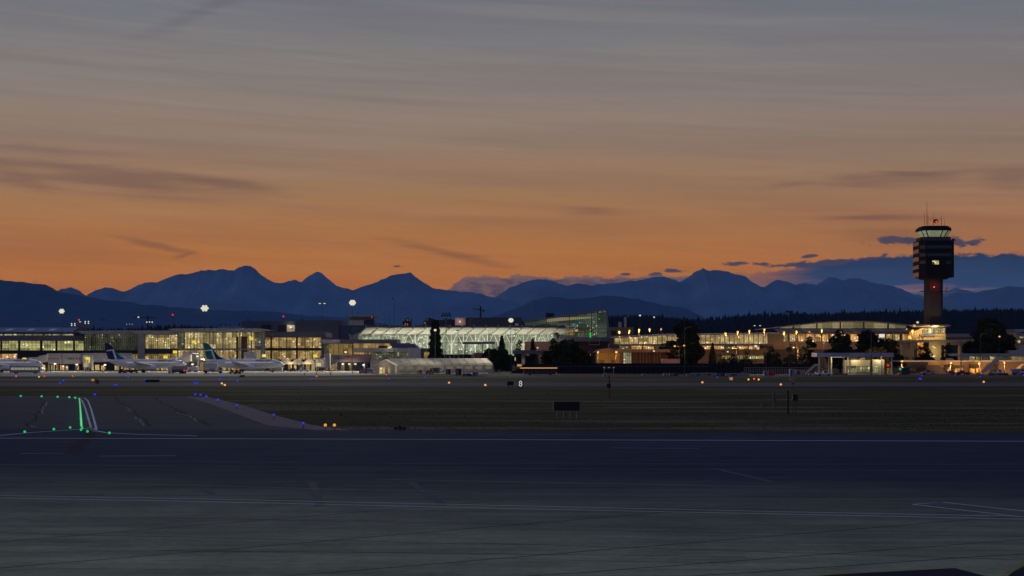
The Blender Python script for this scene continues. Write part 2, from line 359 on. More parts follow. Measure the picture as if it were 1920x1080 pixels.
# painted markings
def paint(name, col, var=.5): 
    m = pm(name, col, .8, 0, var, 1.8, .2); return m
M_wp = paint('white_paint', (.70, .78, .88), .3); M_wp2 = paint('faded_white_paint', (.16, .165, .19), .6); M_yp = paint('yellow_paint', (.30, .27, .08)); M_sp = paint('bright_white_paint', (.62, .62, .66)); M_rp = paint('rust_line_paint', (.14, .10, .09)); M_wear2 = paint('faint_wear', (.048, .06, .085), .3); M_wear = paint('worn_concrete', (.26, .28, .21), .3); M_seam = paint('seam_tar', (.006, .006, .010), .4)
def line(pts, wd, mat, z, name='road_marking'):
    mb = MB(); L = []; Rr = []
    P = [Vector((*p, 0)) for p in pts]
    for i, p in enumerate(P):
        d = (P[min(i+1, len(P)-1)]-P[max(i-1, 0)]).normalized(); nn = Vector((-d.y, d.x, 0))*wd/2
        L.append(p+nn); Rr.append(p-nn)
    vs = [(q.x, q.y, z) for q in L]+[(q.x, q.y, z) for q in Rr]; n = len(P)
    mb.add(vs, [(i, n+i, n+i+1, i+1) for i in range(n-1)])
    o = mb.build(name, mat); o['kind'] = 'structure'; return o
def wig(a, b, n=40, amp=.12):
    a = Vector(a); b = Vector(b); out = []; q = 0
    for i in range(n+1):
        q = q*.7+random.uniform(-amp, amp); out.append((a.lerp(b, i/n)).xy+Vector((q*.6, q)))
    return [tuple(v) for v in out]
line([G(-300, 821), G(0, 822), G(1920, 828), G(2300, 829)], .42, M_wp, .036)
line([G(-200, 926), G(0, 930.5), G(400, 937.5), G(960, 950), G(1500, 962), G(1920, 970), G(2200, 975)], .135, M_wp, .052)
line([G(-200, 931), G(0, 935.5), G(400, 942.5), G(960, 955.5), G(1500, 966.5), G(1920, 975.5), G(2200, 980)], .135, M_wp, .052)
line([G(1711, 947.5), G(1768, 943.5), G(2050, 974.5)], .14, M_wp, .056); line([G(1711, 947.5), G(1910, 970.5)], .14, M_wp, .056)
line([G(1145, 840.5), G(1190, 840.8), G(1310, 841.5)], .5, M_wp2, .036)
line([G(38, 851), G(118, 851)], .6, M_wp2, .036); line([G(185, 856), G(330, 855)], .7, M_wp2, .036)
line([G(0, 872), G(900, 879), G(1920, 884)], .16, M_wp2, .036)
line([G(200, 864), G(700, 870), G(1920, 871)], .14, M_wp2, .036)
line([G(-50, 1020), G(250, 1028), G(700, 1044), G(1000, 1051), G(1375, 1059)], .035, M_rp, .052)
for a, b in [((-100, 1026), (960, 938)), ((-100, 1076), (1330, 955)), ((500, 1085), (1920, 968)), ((900, 1090), (2000, 1008)), ((1250, 1086), (2000, 1035)), ((0, 885), (700, 868))]:
    line(wig(G(*a), G(*b), 60, .07), .09, M_seam, .05, 'pavement_seam')
for a, b in [((0, 968), (1000, 985)), ((300, 1034), (1400, 1046)), ((-50, 1000), (900, 1022)), ((1000, 995), (1920, 1008)), ((900, 1020), (1920, 1052)), ((1200, 940), (1920, 951))]:
    line(wig(G(*a), G(*b), 60, .06), .07, M_seam, .05, 'pavement_seam')
for a, b, wd_ in [((100, 905), (900, 925), .5), ((700, 900), (1500, 915), .6), ((300, 1000), (620, 1006), .5), ((1100, 1010), (1500, 1022), .6), ((820, 1060), (1000, 1062), .5), ((60, 1066), (330, 1072), .5), ((560, 880), (900, 884), .5)]:
    line(wig(G(*a), G(*b), 20, .1), wd_*.3, M_wear, .051, 'worn_patch')
for a, b in [((585, 905), (600, 950)), ((770, 905), (830, 948)), ((380, 920), (400, 928)), ((1340, 880), (1450, 905))]:
    line([G(*a), G(*b)], .5, M_wear2, .0505, 'worn_patch')
sheet('asphalt_patch', [G(1540, 1082), G(1790, 1067.5), G(1860, 1086), G(1880, 1086), G(1925, 1062), G(2200, 1090), (28, 45), (14, 45)], .058, M_patch)
line([G(1480, 1087), G(1560, 1080), G(1790, 1068), G(1850, 1083), G(1862, 1090)], .16, M_yp, .066)
line([G(1872, 1094), G(1890, 1078), G(1935, 1046)], .22, M_yp, .066)
# taxiway lines and the double curved lead-in
line([G(-400, 742.8), G(100, 745), G(135, 745.6), G(148, 747), G(154, 751), G(160, 766), G(167, 790), G(172, 806)], .24, M_sp, .022)
line([G(148, 745.2), G(159, 746.6), G(165, 752), G(171, 768), G(176, 786), G(181, 806)], .26, M_sp, .022)
line([G(172, 803), G(150, 805.5), G(115, 808), G(60, 811.5), G(0, 817), G(-120, 826)], .34, M_wp, .04)
line([G(174, 804), G(180, 808.5), G(200, 812), G(260, 815), G(370, 818)], .34, M_wp, .04)
line([G(168, 802), G(178, 809), G(184, 811)], .5, M_wp2, .041)
line(wig(G(176, 812), G(140, 848), 14, .2), 1.2, M_patch, .034, 'tyre_mark')
for a, b in [((85, 752), (55, 800)), ((215, 744), (280, 800)), ((285, 744), (395, 800)), ((330, 768), (400, 797))]:
    line(wig(G(*a), G(*b), 26, .5), .3, M_patch, .02, 'tyre_mark')
for a, b in [((83, 754), (70, 776)), ((238, 764), (245, 772)), ((252, 782), (276, 798)), ((335, 773), (372, 790)), ((55, 798), (60, 802))]:
    line(wig(G(*a), G(*b), 8, .4), .25, M_wp2, .024)
line([(-500, 403), (500, 395)], .5, M_wp2, .02); line([(-500, 424), (500, 420)], .35, M_yp, .02)
line([(40, 565), (420, 565)], .6, M_wp2, .02)

# ================= MOUNTAINS =================
def interp(P, x):
    if x <= P[0][0]: return P[0][1]
    for (a, b), (c, d) in zip(P, P[1:]):
        if x <= c: 
            t_ = (x-a)/(c-a); return b+(d-b)*t_
    return P[-1][1]
from mathutils import noise as mn
def fbm(x, y, o=5):
    a = 0; s = 1; k = 0
    for i in range(o):
        a += s*mn.noise(Vector((x, y, i*7.1))); k += s; s *= .5; x *= 2.1; y *= 2.1
    return a/k
def ridge(name, prof, Y, hd, mat, rough=24, step=1.2, rows=24):
    """a mountain range: crest line at distance Y, slopes with spurs and gullies falling both ways"""
    x0, x1 = prof[0][0], prof[-1][0]; nx = int((x1-x0)/step)+1; mb = MB(); vs = []; fs = []
    for j in range(rows+1):
        t_ = -1+2*j/rows
        for i in range(nx):
            px = x0+(x1-x0)*i/(nx-1); zc = Z(interp(prof, px), Y)
            xx = X(px, Y)
            edge = min(1, (px-x0)/30, (x1-px)/30)
            zc = zc+(fbm(xx/420, 3.3, 4)*rough+fbm(xx/90, 8.3, 3)*rough*.8)*max(0, edge)
            fall = (1-abs(t_)**.85)
            g = fbm(xx/1500, t_*2.2+5, 5); g2 = fbm(xx/500+9, t_*4, 4)
            sp = 1+min(1, abs(t_)*4)*(g*.75+g2*.3)
            z = zc*fall*min(1.0-.3*abs(t_), max(.1, sp)) if abs(t_) > .001 else zc
            if j in (0, rows): z = -.5
            vs.append((xx*(1+t_*hd/Y*.0), Y+t_*hd+g*hd*.05*(1-abs(t_)), max(-.5, z)))
    for j in range(rows):
        for i in range(nx-1): a = j*nx+i; fs.append((a, a+1, a+nx+1, a+nx))
    mb.add(vs, fs, True); o = mb.build(name, mat); o['kind'] = 'structure'; return o
M_mt = pm('forested_slope_haze_tint', (.11, .22, .40), 1, 0, .5, .0016, .02)  # dusk and haze blue is mixed into the base colour of the slopes
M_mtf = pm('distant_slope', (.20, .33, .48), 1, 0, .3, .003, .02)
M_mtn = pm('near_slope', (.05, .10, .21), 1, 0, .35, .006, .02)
R1 = [(60, 575), (100, 548), (115, 541), (133, 538), (150, 546), (163, 555), (180, 545), (200, 539), (215, 542), (228, 548), (245, 543), (262, 534), (280, 528), (292, 530), (305, 524), (322, 517), (330, 514), (350, 514), (375, 509), (400, 507), (415, 505), (440, 507), (448, 501), (462, 498), (470, 499), (480, 505), (488, 513), (500, 522), (515, 530), (525, 532), (540, 527), (550, 525), (565, 529), (578, 517), (593, 509), (603, 512), (615, 524), (630, 536), (645, 540), (662, 544), (680, 536), (700, 530), (718, 523), (735, 516), (752, 514), (770, 512), (778, 520), (795, 528), (812, 540), (830, 543), (860, 547), (885, 549), (905, 553), (925, 557), (960, 565), (1060, 600)]
R2 = [(850, 610), (900, 575), (920, 562), (940, 550), (955, 540), (975, 532), (1000, 525), (1022, 523), (1040, 528), (1062, 535), (1080, 531), (1095, 531), (1105, 535), (1130, 533), (1165, 529), (1200, 525), (1225, 520), (1240, 518), (1258, 522), (1275, 528), (1290, 520), (1305, 509), (1318, 503), (1330, 508), (1352, 507), (1375, 513), (1398, 519), (1408, 528), (1425, 537), (1433, 538), (1445, 530), (1458, 524), (1475, 528), (1492, 534), (1510, 530), (1530, 534), (1545, 524), (1555, 518), (1568, 522), (1580, 527), (1595, 523), (1612, 523), (1635, 530), (1665, 535), (1690, 542), (1710, 551), (1730, 561), (1740, 568), (1780, 588), (1820, 610)]
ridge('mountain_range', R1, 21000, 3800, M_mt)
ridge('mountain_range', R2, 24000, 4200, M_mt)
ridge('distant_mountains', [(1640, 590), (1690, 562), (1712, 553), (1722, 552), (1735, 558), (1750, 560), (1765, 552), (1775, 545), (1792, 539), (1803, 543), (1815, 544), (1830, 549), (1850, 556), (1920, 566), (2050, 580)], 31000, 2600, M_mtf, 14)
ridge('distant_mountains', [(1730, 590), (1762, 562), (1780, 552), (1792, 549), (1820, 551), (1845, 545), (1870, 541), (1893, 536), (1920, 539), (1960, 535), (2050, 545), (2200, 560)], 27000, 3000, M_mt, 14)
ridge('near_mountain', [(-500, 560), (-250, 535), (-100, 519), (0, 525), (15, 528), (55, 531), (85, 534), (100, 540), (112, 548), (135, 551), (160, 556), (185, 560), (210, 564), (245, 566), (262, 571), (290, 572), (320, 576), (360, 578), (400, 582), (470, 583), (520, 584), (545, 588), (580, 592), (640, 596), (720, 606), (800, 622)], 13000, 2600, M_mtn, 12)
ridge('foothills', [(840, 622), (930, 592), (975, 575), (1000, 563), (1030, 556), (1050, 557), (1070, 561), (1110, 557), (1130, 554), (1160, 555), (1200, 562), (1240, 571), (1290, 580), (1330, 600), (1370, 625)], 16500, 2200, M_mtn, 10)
# radio masts on the left ridge
for px, h in [(63, 5), (66, 8), (71, 4)]:
    mb = MB(); Yb = 13000; zb = Z(531, Yb)-15; mb.tube([(X(px, Yb), Yb, zb), (X(px, Yb), Yb, zb+h*4.3+15)], 1.7, 4, .8)
    tag(mb.build('radio_mast', M_mtn), '%s radio mast on top of the dark ridge at far left' % {5: 'left shorter', 8: 'middle tallest', 4: 'right shortest'}[h], 'mast', 'radio masts on the ridge')

# forested flat hills: terrain plus dense conifers, read as one wood
M_wood = pm('far_conifers', (.016, .024, .045), 1, 0, .4, .05, .02)
def wood(prof, Y, hd, th, n, name='distant_forest'):
    x0, x1 = prof[0][0], prof[-1][0]
    mb = MB(); nx = int((x1-x0)/6)+1; rows = 8; vs = []; fs = []
    hz = lambda px, t_: max(-.3, (Z(interp(prof, px), Y)-th*.9)*(1-abs(t_)**1.6))
    for j in range(rows+1):
        t_ = -1+2*j/rows
        for i in range(nx):
            px = x0+(x1-x0)*i/(nx-1); vs.append((X(px, Y), Y+t_*hd, hz(px, t_) if j not in (0, rows) else -.3))
    for j in range(rows):
        for i in range(nx-1): a = j*nx+i; fs.append((a, a+1, a+nx+1, a+nx))
    mb.add(vs, fs)
    for k in range(n):
        t_ = -random.random()**1.8*.97 if random.random() < .8 else random.uniform(-.05, .2)
        px = random.uniform(x0, x1); h = th*random.uniform(.6, 1.15)*(1.25 if random.random() < .06 else 1); r_ = h*random.uniform(.16, .30)
        xx = X(px, Y); yy = Y+t_*hd; z0 = hz(px, t_)-1; q0 = random.random()*6
        ns = 5; ring = [(xx+r_*math.cos(q0+6.283*i/ns), yy+r_*math.sin(q0+6.283*i/ns), z0+h*.12) for i in range(ns)]
        ring2 = [(xx+r_*.62*math.cos(q0+6.283*i/ns), yy+r_*.62*math.sin(q0+6.283*i/ns), z0+h*.5) for i in range(ns)]
        mb.add(ring+ring2+[(xx+random.uniform(-.4, .4), yy, z0+h)], [(i, (i+1) % ns, ns+(i+1) % ns, ns+i) for i in range(ns)]+[(ns+i, ns+(i+1) % ns, 2*ns) for i in range(ns)])
    o = mb.build(name, M_wood); o['kind'] = 'stuff'; o['label'] = 'dark conifer wood along the skyline behind the airport'; o['category'] = 'forest'; return o
wood([(1050, 600), (1110, 593), (1143, 593), (1200, 591), (1240, 594), (1265, 597), (1300, 599), (1330, 596), (1370, 593), (1400, 590), (1440, 588), (1500, 587), (1560, 587), (1640, 585), (1700, 583), (1760, 582), (1850, 580), (1920, 579), (2100, 577), (2300, 590)], 3600, 900, 20, 6500)
wood([(140, 630), (170, 617), (230, 616), (262, 615), (300, 611), (340, 609), (380, 612), (450, 611), (520, 614), (640, 618), (760, 612), (880, 606), (1000, 600), (1080, 598), (1150, 606)], 2800, 500, 15, 3000)

# ================= BUILDING MATERIALS =================
W_grey = pm('pale_grey_panel', (.34, .325, .31), .7, 0, .2, .35)
W_lgrey = pm('light_panel', (.45, .43, .41), .7, 0, .15, .3)
W_conc = pm('concrete', (.30, .28, .26), .9, 0, .25, .4)
W_dark = pm('dark_cladding', (.030, .034, .052), .6, 0, .3, .5)
W_mauve = pm('mauve_grey_cladding', (.13, .12, .145), .8, 0, .2, .2)
W_brown = pm('brown_cladding', (.16, .115, .095), .8, 0, .3, .6)
W_ochre = pm('ochre_render', (.45, .32, .14), .9, 0, .2, .5)
W_tan = pm('tan_stone', (.42, .31, .20), .9, 0, .25, .4)
W_black = pm('black_steel', (.016, .016, .02), .5, 0, .2, 1)
W_white = pm('white_steel', (.74, .74, .70), .5, 0, .08, .8)
W_membrane = pm('white_soffit', (.62, .63, .58), .8, 0, .1, .3)
W_tent = pm('tent_fabric', (.46, .41, .32), .9, 0, .12, .5)
W_blue = pm('blue_metal_roof', (.055, .12, .26), .45, .3, .2, .3, stretch=(6, 1, 1))
W_slate = pm('slate_metal_roof', (.09, .10, .17), .5, .2, .2, .3)
W_sky = pm('skylight_glass', (.55, .62, .62), .3, 0, .1, .5)
W_frame = pm('dark_mullion', (.030, .030, .032), .5, 0, .2, 1)
W_glass = pm('dark_glass', (.012, .02, .026), .12, 0, .3, .2, spec=.8)
W_red = pm('red_paint', (.45, .03, .03), .6, 0, .2, 1)
W_pink = pm('pink_panel', (.30, .17, .17), .8, 0, .2, .4)
L_pier = lit('pier_glow', (.62, .54, .22), (.42, .44, .15), .52, 3.4, .1, .25, 2.2, (.9, .9, .6))
L_cler = lit('clerestory_glow', (.55, .50, .28), (.75, .66, .40), .30, 4.0, .3, .3)
L_dimhall = lit('dim_hall_glow', (.05, .06, .04), (.42, .42, .22), .24, 3.0, .3, .8, 4, (.9, .85, .55))
L_warm = lit('warm_hall_glow', (.64, .46, .15), (.88, .68, .28), .38, 2.6, .45, .55, 3.2)
L_warm2 = lit('gate_lounge_glow', (.60, .36, .10), (.92, .62, .22), .36, 2.2, .5, .6, 3.0)
L_amber = lit('amber_glow', (.60, .36, .09), (.78, .54, .17), .36, 2.6, .3, .5)
L_green = lit('green_hall_glow', (.34, .48, .30), (.62, .70, .45), .36, 3.0, .5, .45, 3.4, (1, .95, .75))
L_teal = lit('teal_hall_glow', (.03, .07, .06), (.15, .18, .10), .46, 5.0, .12, .6, 6, (.45, .5, .3))
L_link = lit('link_glow', (.66, .46, .15), (.85, .66, .30), .44, 5, .3, .45, 2.5)
L_arch = lit('arch_glow', (.50, .42, .17), (.62, .52, .24), .33, 6, .0, .15, 9)
L_orange = lit('orange_ground_glow', (.80, .36, .08), (.95, .58, .22), .52, 2.4, .6, .6, 3, (1, .95, .85))
L_dot = lit('few_windows_glow', (.02, .02, .03), (.03, .03, .04), .5, 6, .25, .1, 5, (1, .55, .25))

def bld(name, label, cat, pxa, pxb, Y, group=None):
    return thing(name, label, cat, (X((pxa+pxb)/2, Y), Y, 0), 0, group)
def win(par, a, b, t, u, Y, mat, nx=3, nz=1, dep=.7, fr=.14, name='window', mm=None, top=None):
    """one bay of glazing: lit room behind, frame bars in front"""
    x0, x1, z0, z1 = X(a, Y), X(b, Y), max(.05, Z(u, Y)), Z(t, Y)
    f = MB().box(x0, x1, Y+dep, Y+dep+.3, z0, z1).build(name, mat, par)
    m = MB()
    for i in range(nx+1):
        xx = x0+(x1-x0)*i/nx; m.box(xx-fr/2, xx+fr/2, Y+.05, Y+.3, z0, z1)
    for j in range(nz+1):
        zz = z0+(z1-z0)*j/nz; m.box(x0, x1, Y+.08, Y+.24, zz-fr*.4, zz+fr*.4)
    m.build('window_frame', mm or W_frame, f)
    return f
def wall(par, a, b, t, u, Y, d, mat, name='wall'): return MB().pb(a, b, t, u, Y, d).build(name, mat, par)
GR = 2000
# ---- far left pier with blue roof ----
Y = 790
p = bld('terminal_pier', 'low terminal pier with blue sloping metal roof and a band of yellow-green lit windows', 'terminal', -110, 157, Y)
wall(p, -200, 157, 657.3, GR, Y+1.0, 24, W_dark, 'lower_wall')
wall(p, -200, 159, 629.3, 638.6, Y-.3, 26, W_mauve, 'fascia')
for a, b in [(-190, -150), (-146, -112), (-108, -76), (-72, -38), (-34, 0.5), (3.5, 34), (37.5, 75), (79, 104), (107, 137), (140, 156.5)]:
    win(p, a, b, 639, 657, Y, L_pier, 5, 2, fr=.10)
for c in (-36, 2, 35.7, 77, 105.5, 138.5): wall(p, c-1.5, c+1.5, 638.7, 657.2, Y-.1, 1.2, W_black, 'column')
wall(p, -200, 157, 657.3, 662, Y-.5, 1.4, W_black, 'sill_band')
for i, (a, b) in enumerate([(-180, -100), (-96, -30), (-28, 4), (8, 22), (24, 43), (46, 59), (61, 79), (83, 95), (98, 112), (115, 136)]):
    win(p, a, b, 626, 629.2, Y+3, L_cler, 2, 1, fr=.1, name='clerestory_window')
wall(p, -200, 137, 622.3, 626, Y+3.2, .5, W_black, 'clerestory_wall')
rf = MB(); ze, zr = Z(622.4, Y), Z(615.6, Y)+.7
rf.prismx([(Y, ze-.35), (Y+20, zr-.35), (Y+20, zr), (Y, ze)], X(-200, Y), X(136, Y))
ro = rf.build('roof', W_blue, p)
for a in (-82, -41, 2, 43, 84):
    sk = MB(); f0, f1 = .25, .62
    sk.prismx([(Y+20*f0, ze+(zr-ze)*f0-.05), (Y+20*f1, ze+(zr-ze)*f1-.05), (Y+20*f1, ze+(zr-ze)*f1+.25), (Y+20*f0, ze+(zr-ze)*f0+.25)], X(a, Y), X(a+11, Y))
    sk.build('skylight', W_sky, ro)
MB().prism([(X(135, Y), ze-.5), (X(148, Y), zr-.2), (X(149, Y), zr+.1), (X(136, Y), ze+.2)], Y-.2, Y+19).build('roof_fascia', pm('copper_fascia', (.42, .24, .20)), p)
win(p, -60, 1, 664, 678, Y-.6, L_orange, 8, 1, name='shopfront'); win(p, 2, 30.5, 663.5, 677.5, Y-.6, L_orange, 4, 1, name='shopfront')
for i in range(5): wall(p, 34+i*24, 34.6+i*24, 662.2, 694, Y+.7, .4, W_frame, 'panel_joint')

# ---- glass hall with overhanging roof ----
Y = 785
p = bld('departure_hall', 'dim glass hall under a wide pale flat roof between blue-roofed pier and white pillar', 'terminal', 157, 258, Y)
MB().prism([(X(145, Y), Z(621, Y)), (X(160, Y), Z(626, Y)), (X(262, Y), Z(626, Y)), (X(271, Y), Z(621.8, Y)), (X(241, Y), Z(619.4, Y)), (X(150, Y), Z(620.6, Y))], Y-4, Y+30).build('roof', W_grey, p)
for i in range(7): win(p, 157.5+i*14.3, 157.5+(i+1)*14.3-.3, 626.5, 657, Y, L_dimhall, 4, 2, 1.2, fr=.16)
fin = MB()
for i in range(26): fin.pb(158+i*3.9, 158.7+i*3.9, 627, 660, Y-.7, .6)
fin.build('glass_fins', pm('fin_glass', (.04, .05, .045), .3), p)
wall(p, 157, 259, 657.3, 661.5, Y-.9, 1.6, W_black, 'sill_band'); wall(p, 157, 259, 661.5, GR, Y+.4, 20, W_dark, 'lower_wall')
win(p, 245, 258, 663.5, 676, Y-.4, L_amber, 3, 1, name='shopfront')
# ---- white pillar and two-storey wing ----
Y = 782
p = bld('gate_wing', 'two-storey lit gate wing with a broad pale pillar at its left end', 'terminal', 258, 333, Y)
wall(p, 258.5, 270.5, 622.5, GR, Y-2, 6, W_grey, 'pillar')
MB().prism([(X(240, Y), Z(619.6, Y)), (X(262, Y), Z(627, Y)), (X(334, Y), Z(627, Y)), (X(334, Y), Z(620.2, Y))], Y-3.2, Y+30).build('roof', W_grey, p)
for i in range(5): win(p, 271+i*12.3, 282.9+i*12.3, 627.6, 653.6, Y, L_warm, 3, 2, 1.4, fr=.13)
for i in range(5): win(p, 271+i*12.3, 282.9+i*12.3, 663.4, 676.5, Y, L_amber, 3, 1, 1.0, fr=.13, name='lower_window')
wall(p, 270.6, 333, 653.9, 663.2, Y-.6, 2, W_dark, 'spandrel'); wall(p, 270.6, 333, 676.7, GR, Y+.4, 20, W_dark, 'lower_wall')
# ---- projecting glass hall ----
Y = 772
p = bld('glass_hall', 'tall bright two-storey glass hall under a projecting pale roof, behind the teal-tailed jet', 'terminal', 333, 490, Y)
MB().prism([(X(319, Y), Z(617.3, Y)), (X(332, Y), Z(622.6, Y)), (X(492, Y), Z(622.6, Y)), (X(499, Y), Z(619.5, Y)), (X(484, Y), Z(615.6, Y)), (X(330, Y), Z(616.2, Y))], Y-6, Y+30).build('roof', W_grey, p)
xs = [333, 345, 357, 369, 381, 393, 405, 417, 429, 443, 454, 466, 478, 489]
for i, (a, b) in enumerate(zip(xs, xs[1:])):
    mt = L_dimhall if i in (0, 12) else L_warm
    win(p, a+.2, b-.2, 623.4, 653.5, Y, mt, 2, 3, 2.0 if 0 < i < 12 else .8, fr=.11)
    win(p, a+.2, b-.2, 656.6, 675, Y, L_warm2 if i % 3 else L_warm, 2, 2, 2.0, fr=.11, name='lower_window')
wall(p, 333, 489, 653.7, 656.4, Y+.3, 8, W_grey, 'floor_slab')
for a, b in [(443, 447), (452, 464)]: wall(p, a, b, 631, 675, Y+1.4, .4, pm('timber_core', (.22, .11, .05)), 'timber_wall')
for a in (363, 400, 419, 449, 470): wall(p, a, a+1.6, 623, 675, Y+.9, .5, W_white, 'column')
wall(p, 489, 494.5, 622, GR, Y-1, 5, W_grey, 'pillar'); wall(p, 333, 489, 675.3, GR, Y+.3, 20, W_grey, 'lower_wall')
for a, z_ in [(388, 645), (400, 652), (363, 641), (470, 635)]:
    o = MB().cyl((X(a, Y), Y+1.2, Z(z_+3, Y)), .35, 1.4, 8).build('pendant_lamp', em('lamp_white', (1, .93, .75), .7), p)
# ---- gate lounge wing ----
Y = 784
p = bld('gate_lounge', 'wing with grey fascia and two floors of warm lit lounge windows right of glass hall', 'terminal', 495, 600, Y)
wall(p, 494.6, 610, 622.5, 632.3, Y-1.5, 30, W_mauve, 'fascia')
for a, b in [(495.5, 507), (509, 522), (523, 536), (537, 555), (557.5, 571), (572, 585), (586, 601)]:
    win(p, a, b, 632.8, 652.5, Y, L_warm2, 3, 2, 2.2, fr=.1)
    win(p, a, b, 657.3, 674.5, Y, L_warm2, 3, 2, 2.2, fr=.1, name='lower_window')
for c in (508, 556): wall(p, c-1.2, c+1.2, 632, 676, Y-.5, .8, W_black, 'column')
wall(p, 495, 602, 652.8, 657, Y-.8, 3, W_black, 'spandrel'); wall(p, 495, 602, 674.8, GR, Y+.3, 20, W_dark, 'lower_wall')
# ---- dark box building behind ----
Y = 850
p = bld('plant_building', 'windowless dark blue-grey block with two recessed bays rising behind the gate lounge', 'building', 453, 635, Y)
wall(p, 453, 553, 602, GR, Y, 50, pm('blue_grey_cladding', (.075, .085, .12), .8, 0, .15, .1), 'wall')
wall(p, 553, 634.5, 600.4, GR, Y-4, 50, W_mauve, 'side_wall')
for a, b in [(491, 508.5), (521, 537.5)]: wall(p, a, b, 609, 622, Y-.15, .3, W_black, 'recessed_bay')
wall(p, 538, 553, 609, 622, Y-.25, .4, W_lgrey, 'lit_panel')
light('wall_lamp', (X(545, Y), Y-2.2, Z(613, Y)), 260, (1, .8, .5), p, .2)
MB().box(X(543.5, Y), X(546.5, Y), Y-1.2, Y-.3, Z(615.5, Y), Z(613.8, Y)).build('wall_fixture', em('lamp_warm', (1, .74, .40), .7), p)
vt = MB()
for a in (463, 467, 548, 565, 566): vt.pb(a, a+1.6, 598.4 if a > 500 else 598, 602, Y+4, 1)
vt.build('roof_vents', W_dark, p)
Y = 835
p = bld('hangar', 'low shed with pale blue ridged metal roof peeking over the glass hall', 'shed', 400, 453, Y)
MB().prism([(X(398, Y), Z(617, Y)), (X(418, Y), Z(610.6, Y)), (X(453.5, Y), Z(611.5, Y)), (X(453.5, Y), Z(617, Y))], Y, Y+24).build('roof', pm('pale_blue_roof', (.14, .20, .36), .5, .2, .25, .5, stretch=(4, 1, 1)), p)
wall(p, 400, 452, 617.3, GR, Y+1, 22, W_dark)
# ---- old control tower with its block ----
Y = 846
p = bld('old_control_tower', 'squat old control cab with thin flat roof standing above the terminal', 'control tower', 637, 707, Y)
wall(p, 647, 707, 589.4, 593.6, Y-4, 14, W_grey, 'roof'); wall(p, 656, 680.5, 593.8, 599.8, Y, 8, W_glass, 'cab_window'); wall(p, 681.5, 699, 593.8, 599.8, Y+.3, 8, W_glass, 'cab_window')
for a in (660, 668, 686, 693): wall(p, a, a+1, 593.8, 599.8, Y-.2, .3, W_frame, 'window_post')
wall(p, 653, 682, 600, 610, Y-.6, 9, W_lgrey, 'wall'); wall(p, 682, 700.5, 600, 612, Y, 8, W_dark, 'side_wall')
wall(p, 634.8, 700, 610.4, GR, Y+.8, 30, pm('navy_block', (.06, .085, .14)), 'base_block')
MB().ball((X(697.5, Y), Y-1, Z(595, Y)), .28).build('red_beacon', em('lamp_red', (1, .05, .04), 1.2), p)
an = MB()
for a, t in ((670.5, 585), (700.5, 583)): an.tube([(X(a, Y), Y, Z(589.5, Y)), (X(a, Y), Y, Z(t, Y))], .12, 4)
an.build('antennas', W_frame, p)
for a, t in ((720.5, 585), (728, 585)):
    tag(MB().tube([(X(a, 820), 826, Z(613, 820)), (X(a, 820), 826, Z(t, 820))], .13, 4, .06).build('antenna', W_frame), '%s thin whip antenna above the white canopy right of the old cab' % ('left' if a < 725 else 'right'), 'antenna', 'whip antennas')
# ---- wing F ----
Y = 776
p = bld('transborder_wing', 'stepped grey wing with amber glazing, pale parapet and white panel blocks below the canopy', 'terminal', 600, 790, Y)
wall(p, 600, 637.3, 636.6, 643.6, Y-1.6, 26, W_lgrey, 'pale_fascia'); wall(p, 637.5, 744, 636.2, 643.6, Y-1.3, 26, W_mauve, 'fascia')
for i in range(6): win(p, 607+i*9.2, 615.8+i*9.2, 644.2, 667, Y, L_amber if i else L_dimhall, 4, 1, 1.2, fr=.16)
for i in range(5): win(p, 662.4+i*14, 676+i*14, 643.8, 653, Y, L_amber, 2, 1, 2, fr=.12, name='upper_window')
wall(p, 600, 662, 667.2, GR, Y+.3, 20, W_mauve, 'lower_wall')
MB().prism([(X(730, Y), Z(643.4, Y)), (X(774, Y), Z(643.4, Y)), (X(783, Y), Z(652.4, Y)), (X(737, Y), Z(652.4, Y))], Y-3, Y+16).build('sloping_roof', W_slate, p)
wall(p, 659, 766, 652.5, 660.3, Y-9, 30, W_grey, 'parapet')
Yb = Y-8.5
win(p, 663, 695, 660.5, 664.6, Yb, L_amber, 6, 1, .8, name='slot_window')
win(p, 696, 722, 660.6, 673.4, Yb, L_dimhall, 7, 2, .8, name='lower_window'); win(p, 723, 745, 660.6, 673.4, Yb, L_dimhall, 6, 2, .8, name='lower_window'); win(p, 748.5, 763.5, 660.6, 673, Yb, L_dimhall, 4, 2, .8, name='lower_window')
wall(p, 690, 745, 673.5, GR, Yb+.3, 20, W_grey, 'lower_wall'); wall(p, 663, 694, 664.8, GR, Yb+.3, 20, W_dark, 'recess_wall')
wall(p, 764.5, 789, 652.2, GR, Yb-.6, 20, W_lgrey, 'panel_block'); wall(p, 745.6, 764, 673.2, GR, Yb-.4, 20, W_lgrey, 'panel_block')
wall(p, 789.2, 828, 653.5, GR, Yb+.6, 20, W_brown, 'brown_block')
win(p, 795, 809, 659.8, 673, Yb+.3, L_amber, 4, 2, .15, name='shop_window'); win(p, 810, 823.5, 659.8, 673, Yb+.3, L_amber, 4, 2, .15, name='shop_window')
MB().bbox(X(711, Y), X(727, Y), Y-5, Y-1, Z(652.4, Y), Z(648.2, Y), .3).build('roof_unit', W_frame, p)
# ---- white steel canopy hall ----
Y = 815; YB = 838
p = bld('canopy_hall', 'long hall with upswept white canopy, ribs and branching steel struts over green-lit glass', 'terminal', 664, 1060, Y)
xl0 = X(686, Y)
zt, zb = Z(614.2, Y), Z(627.5, YB)
sof = MB()
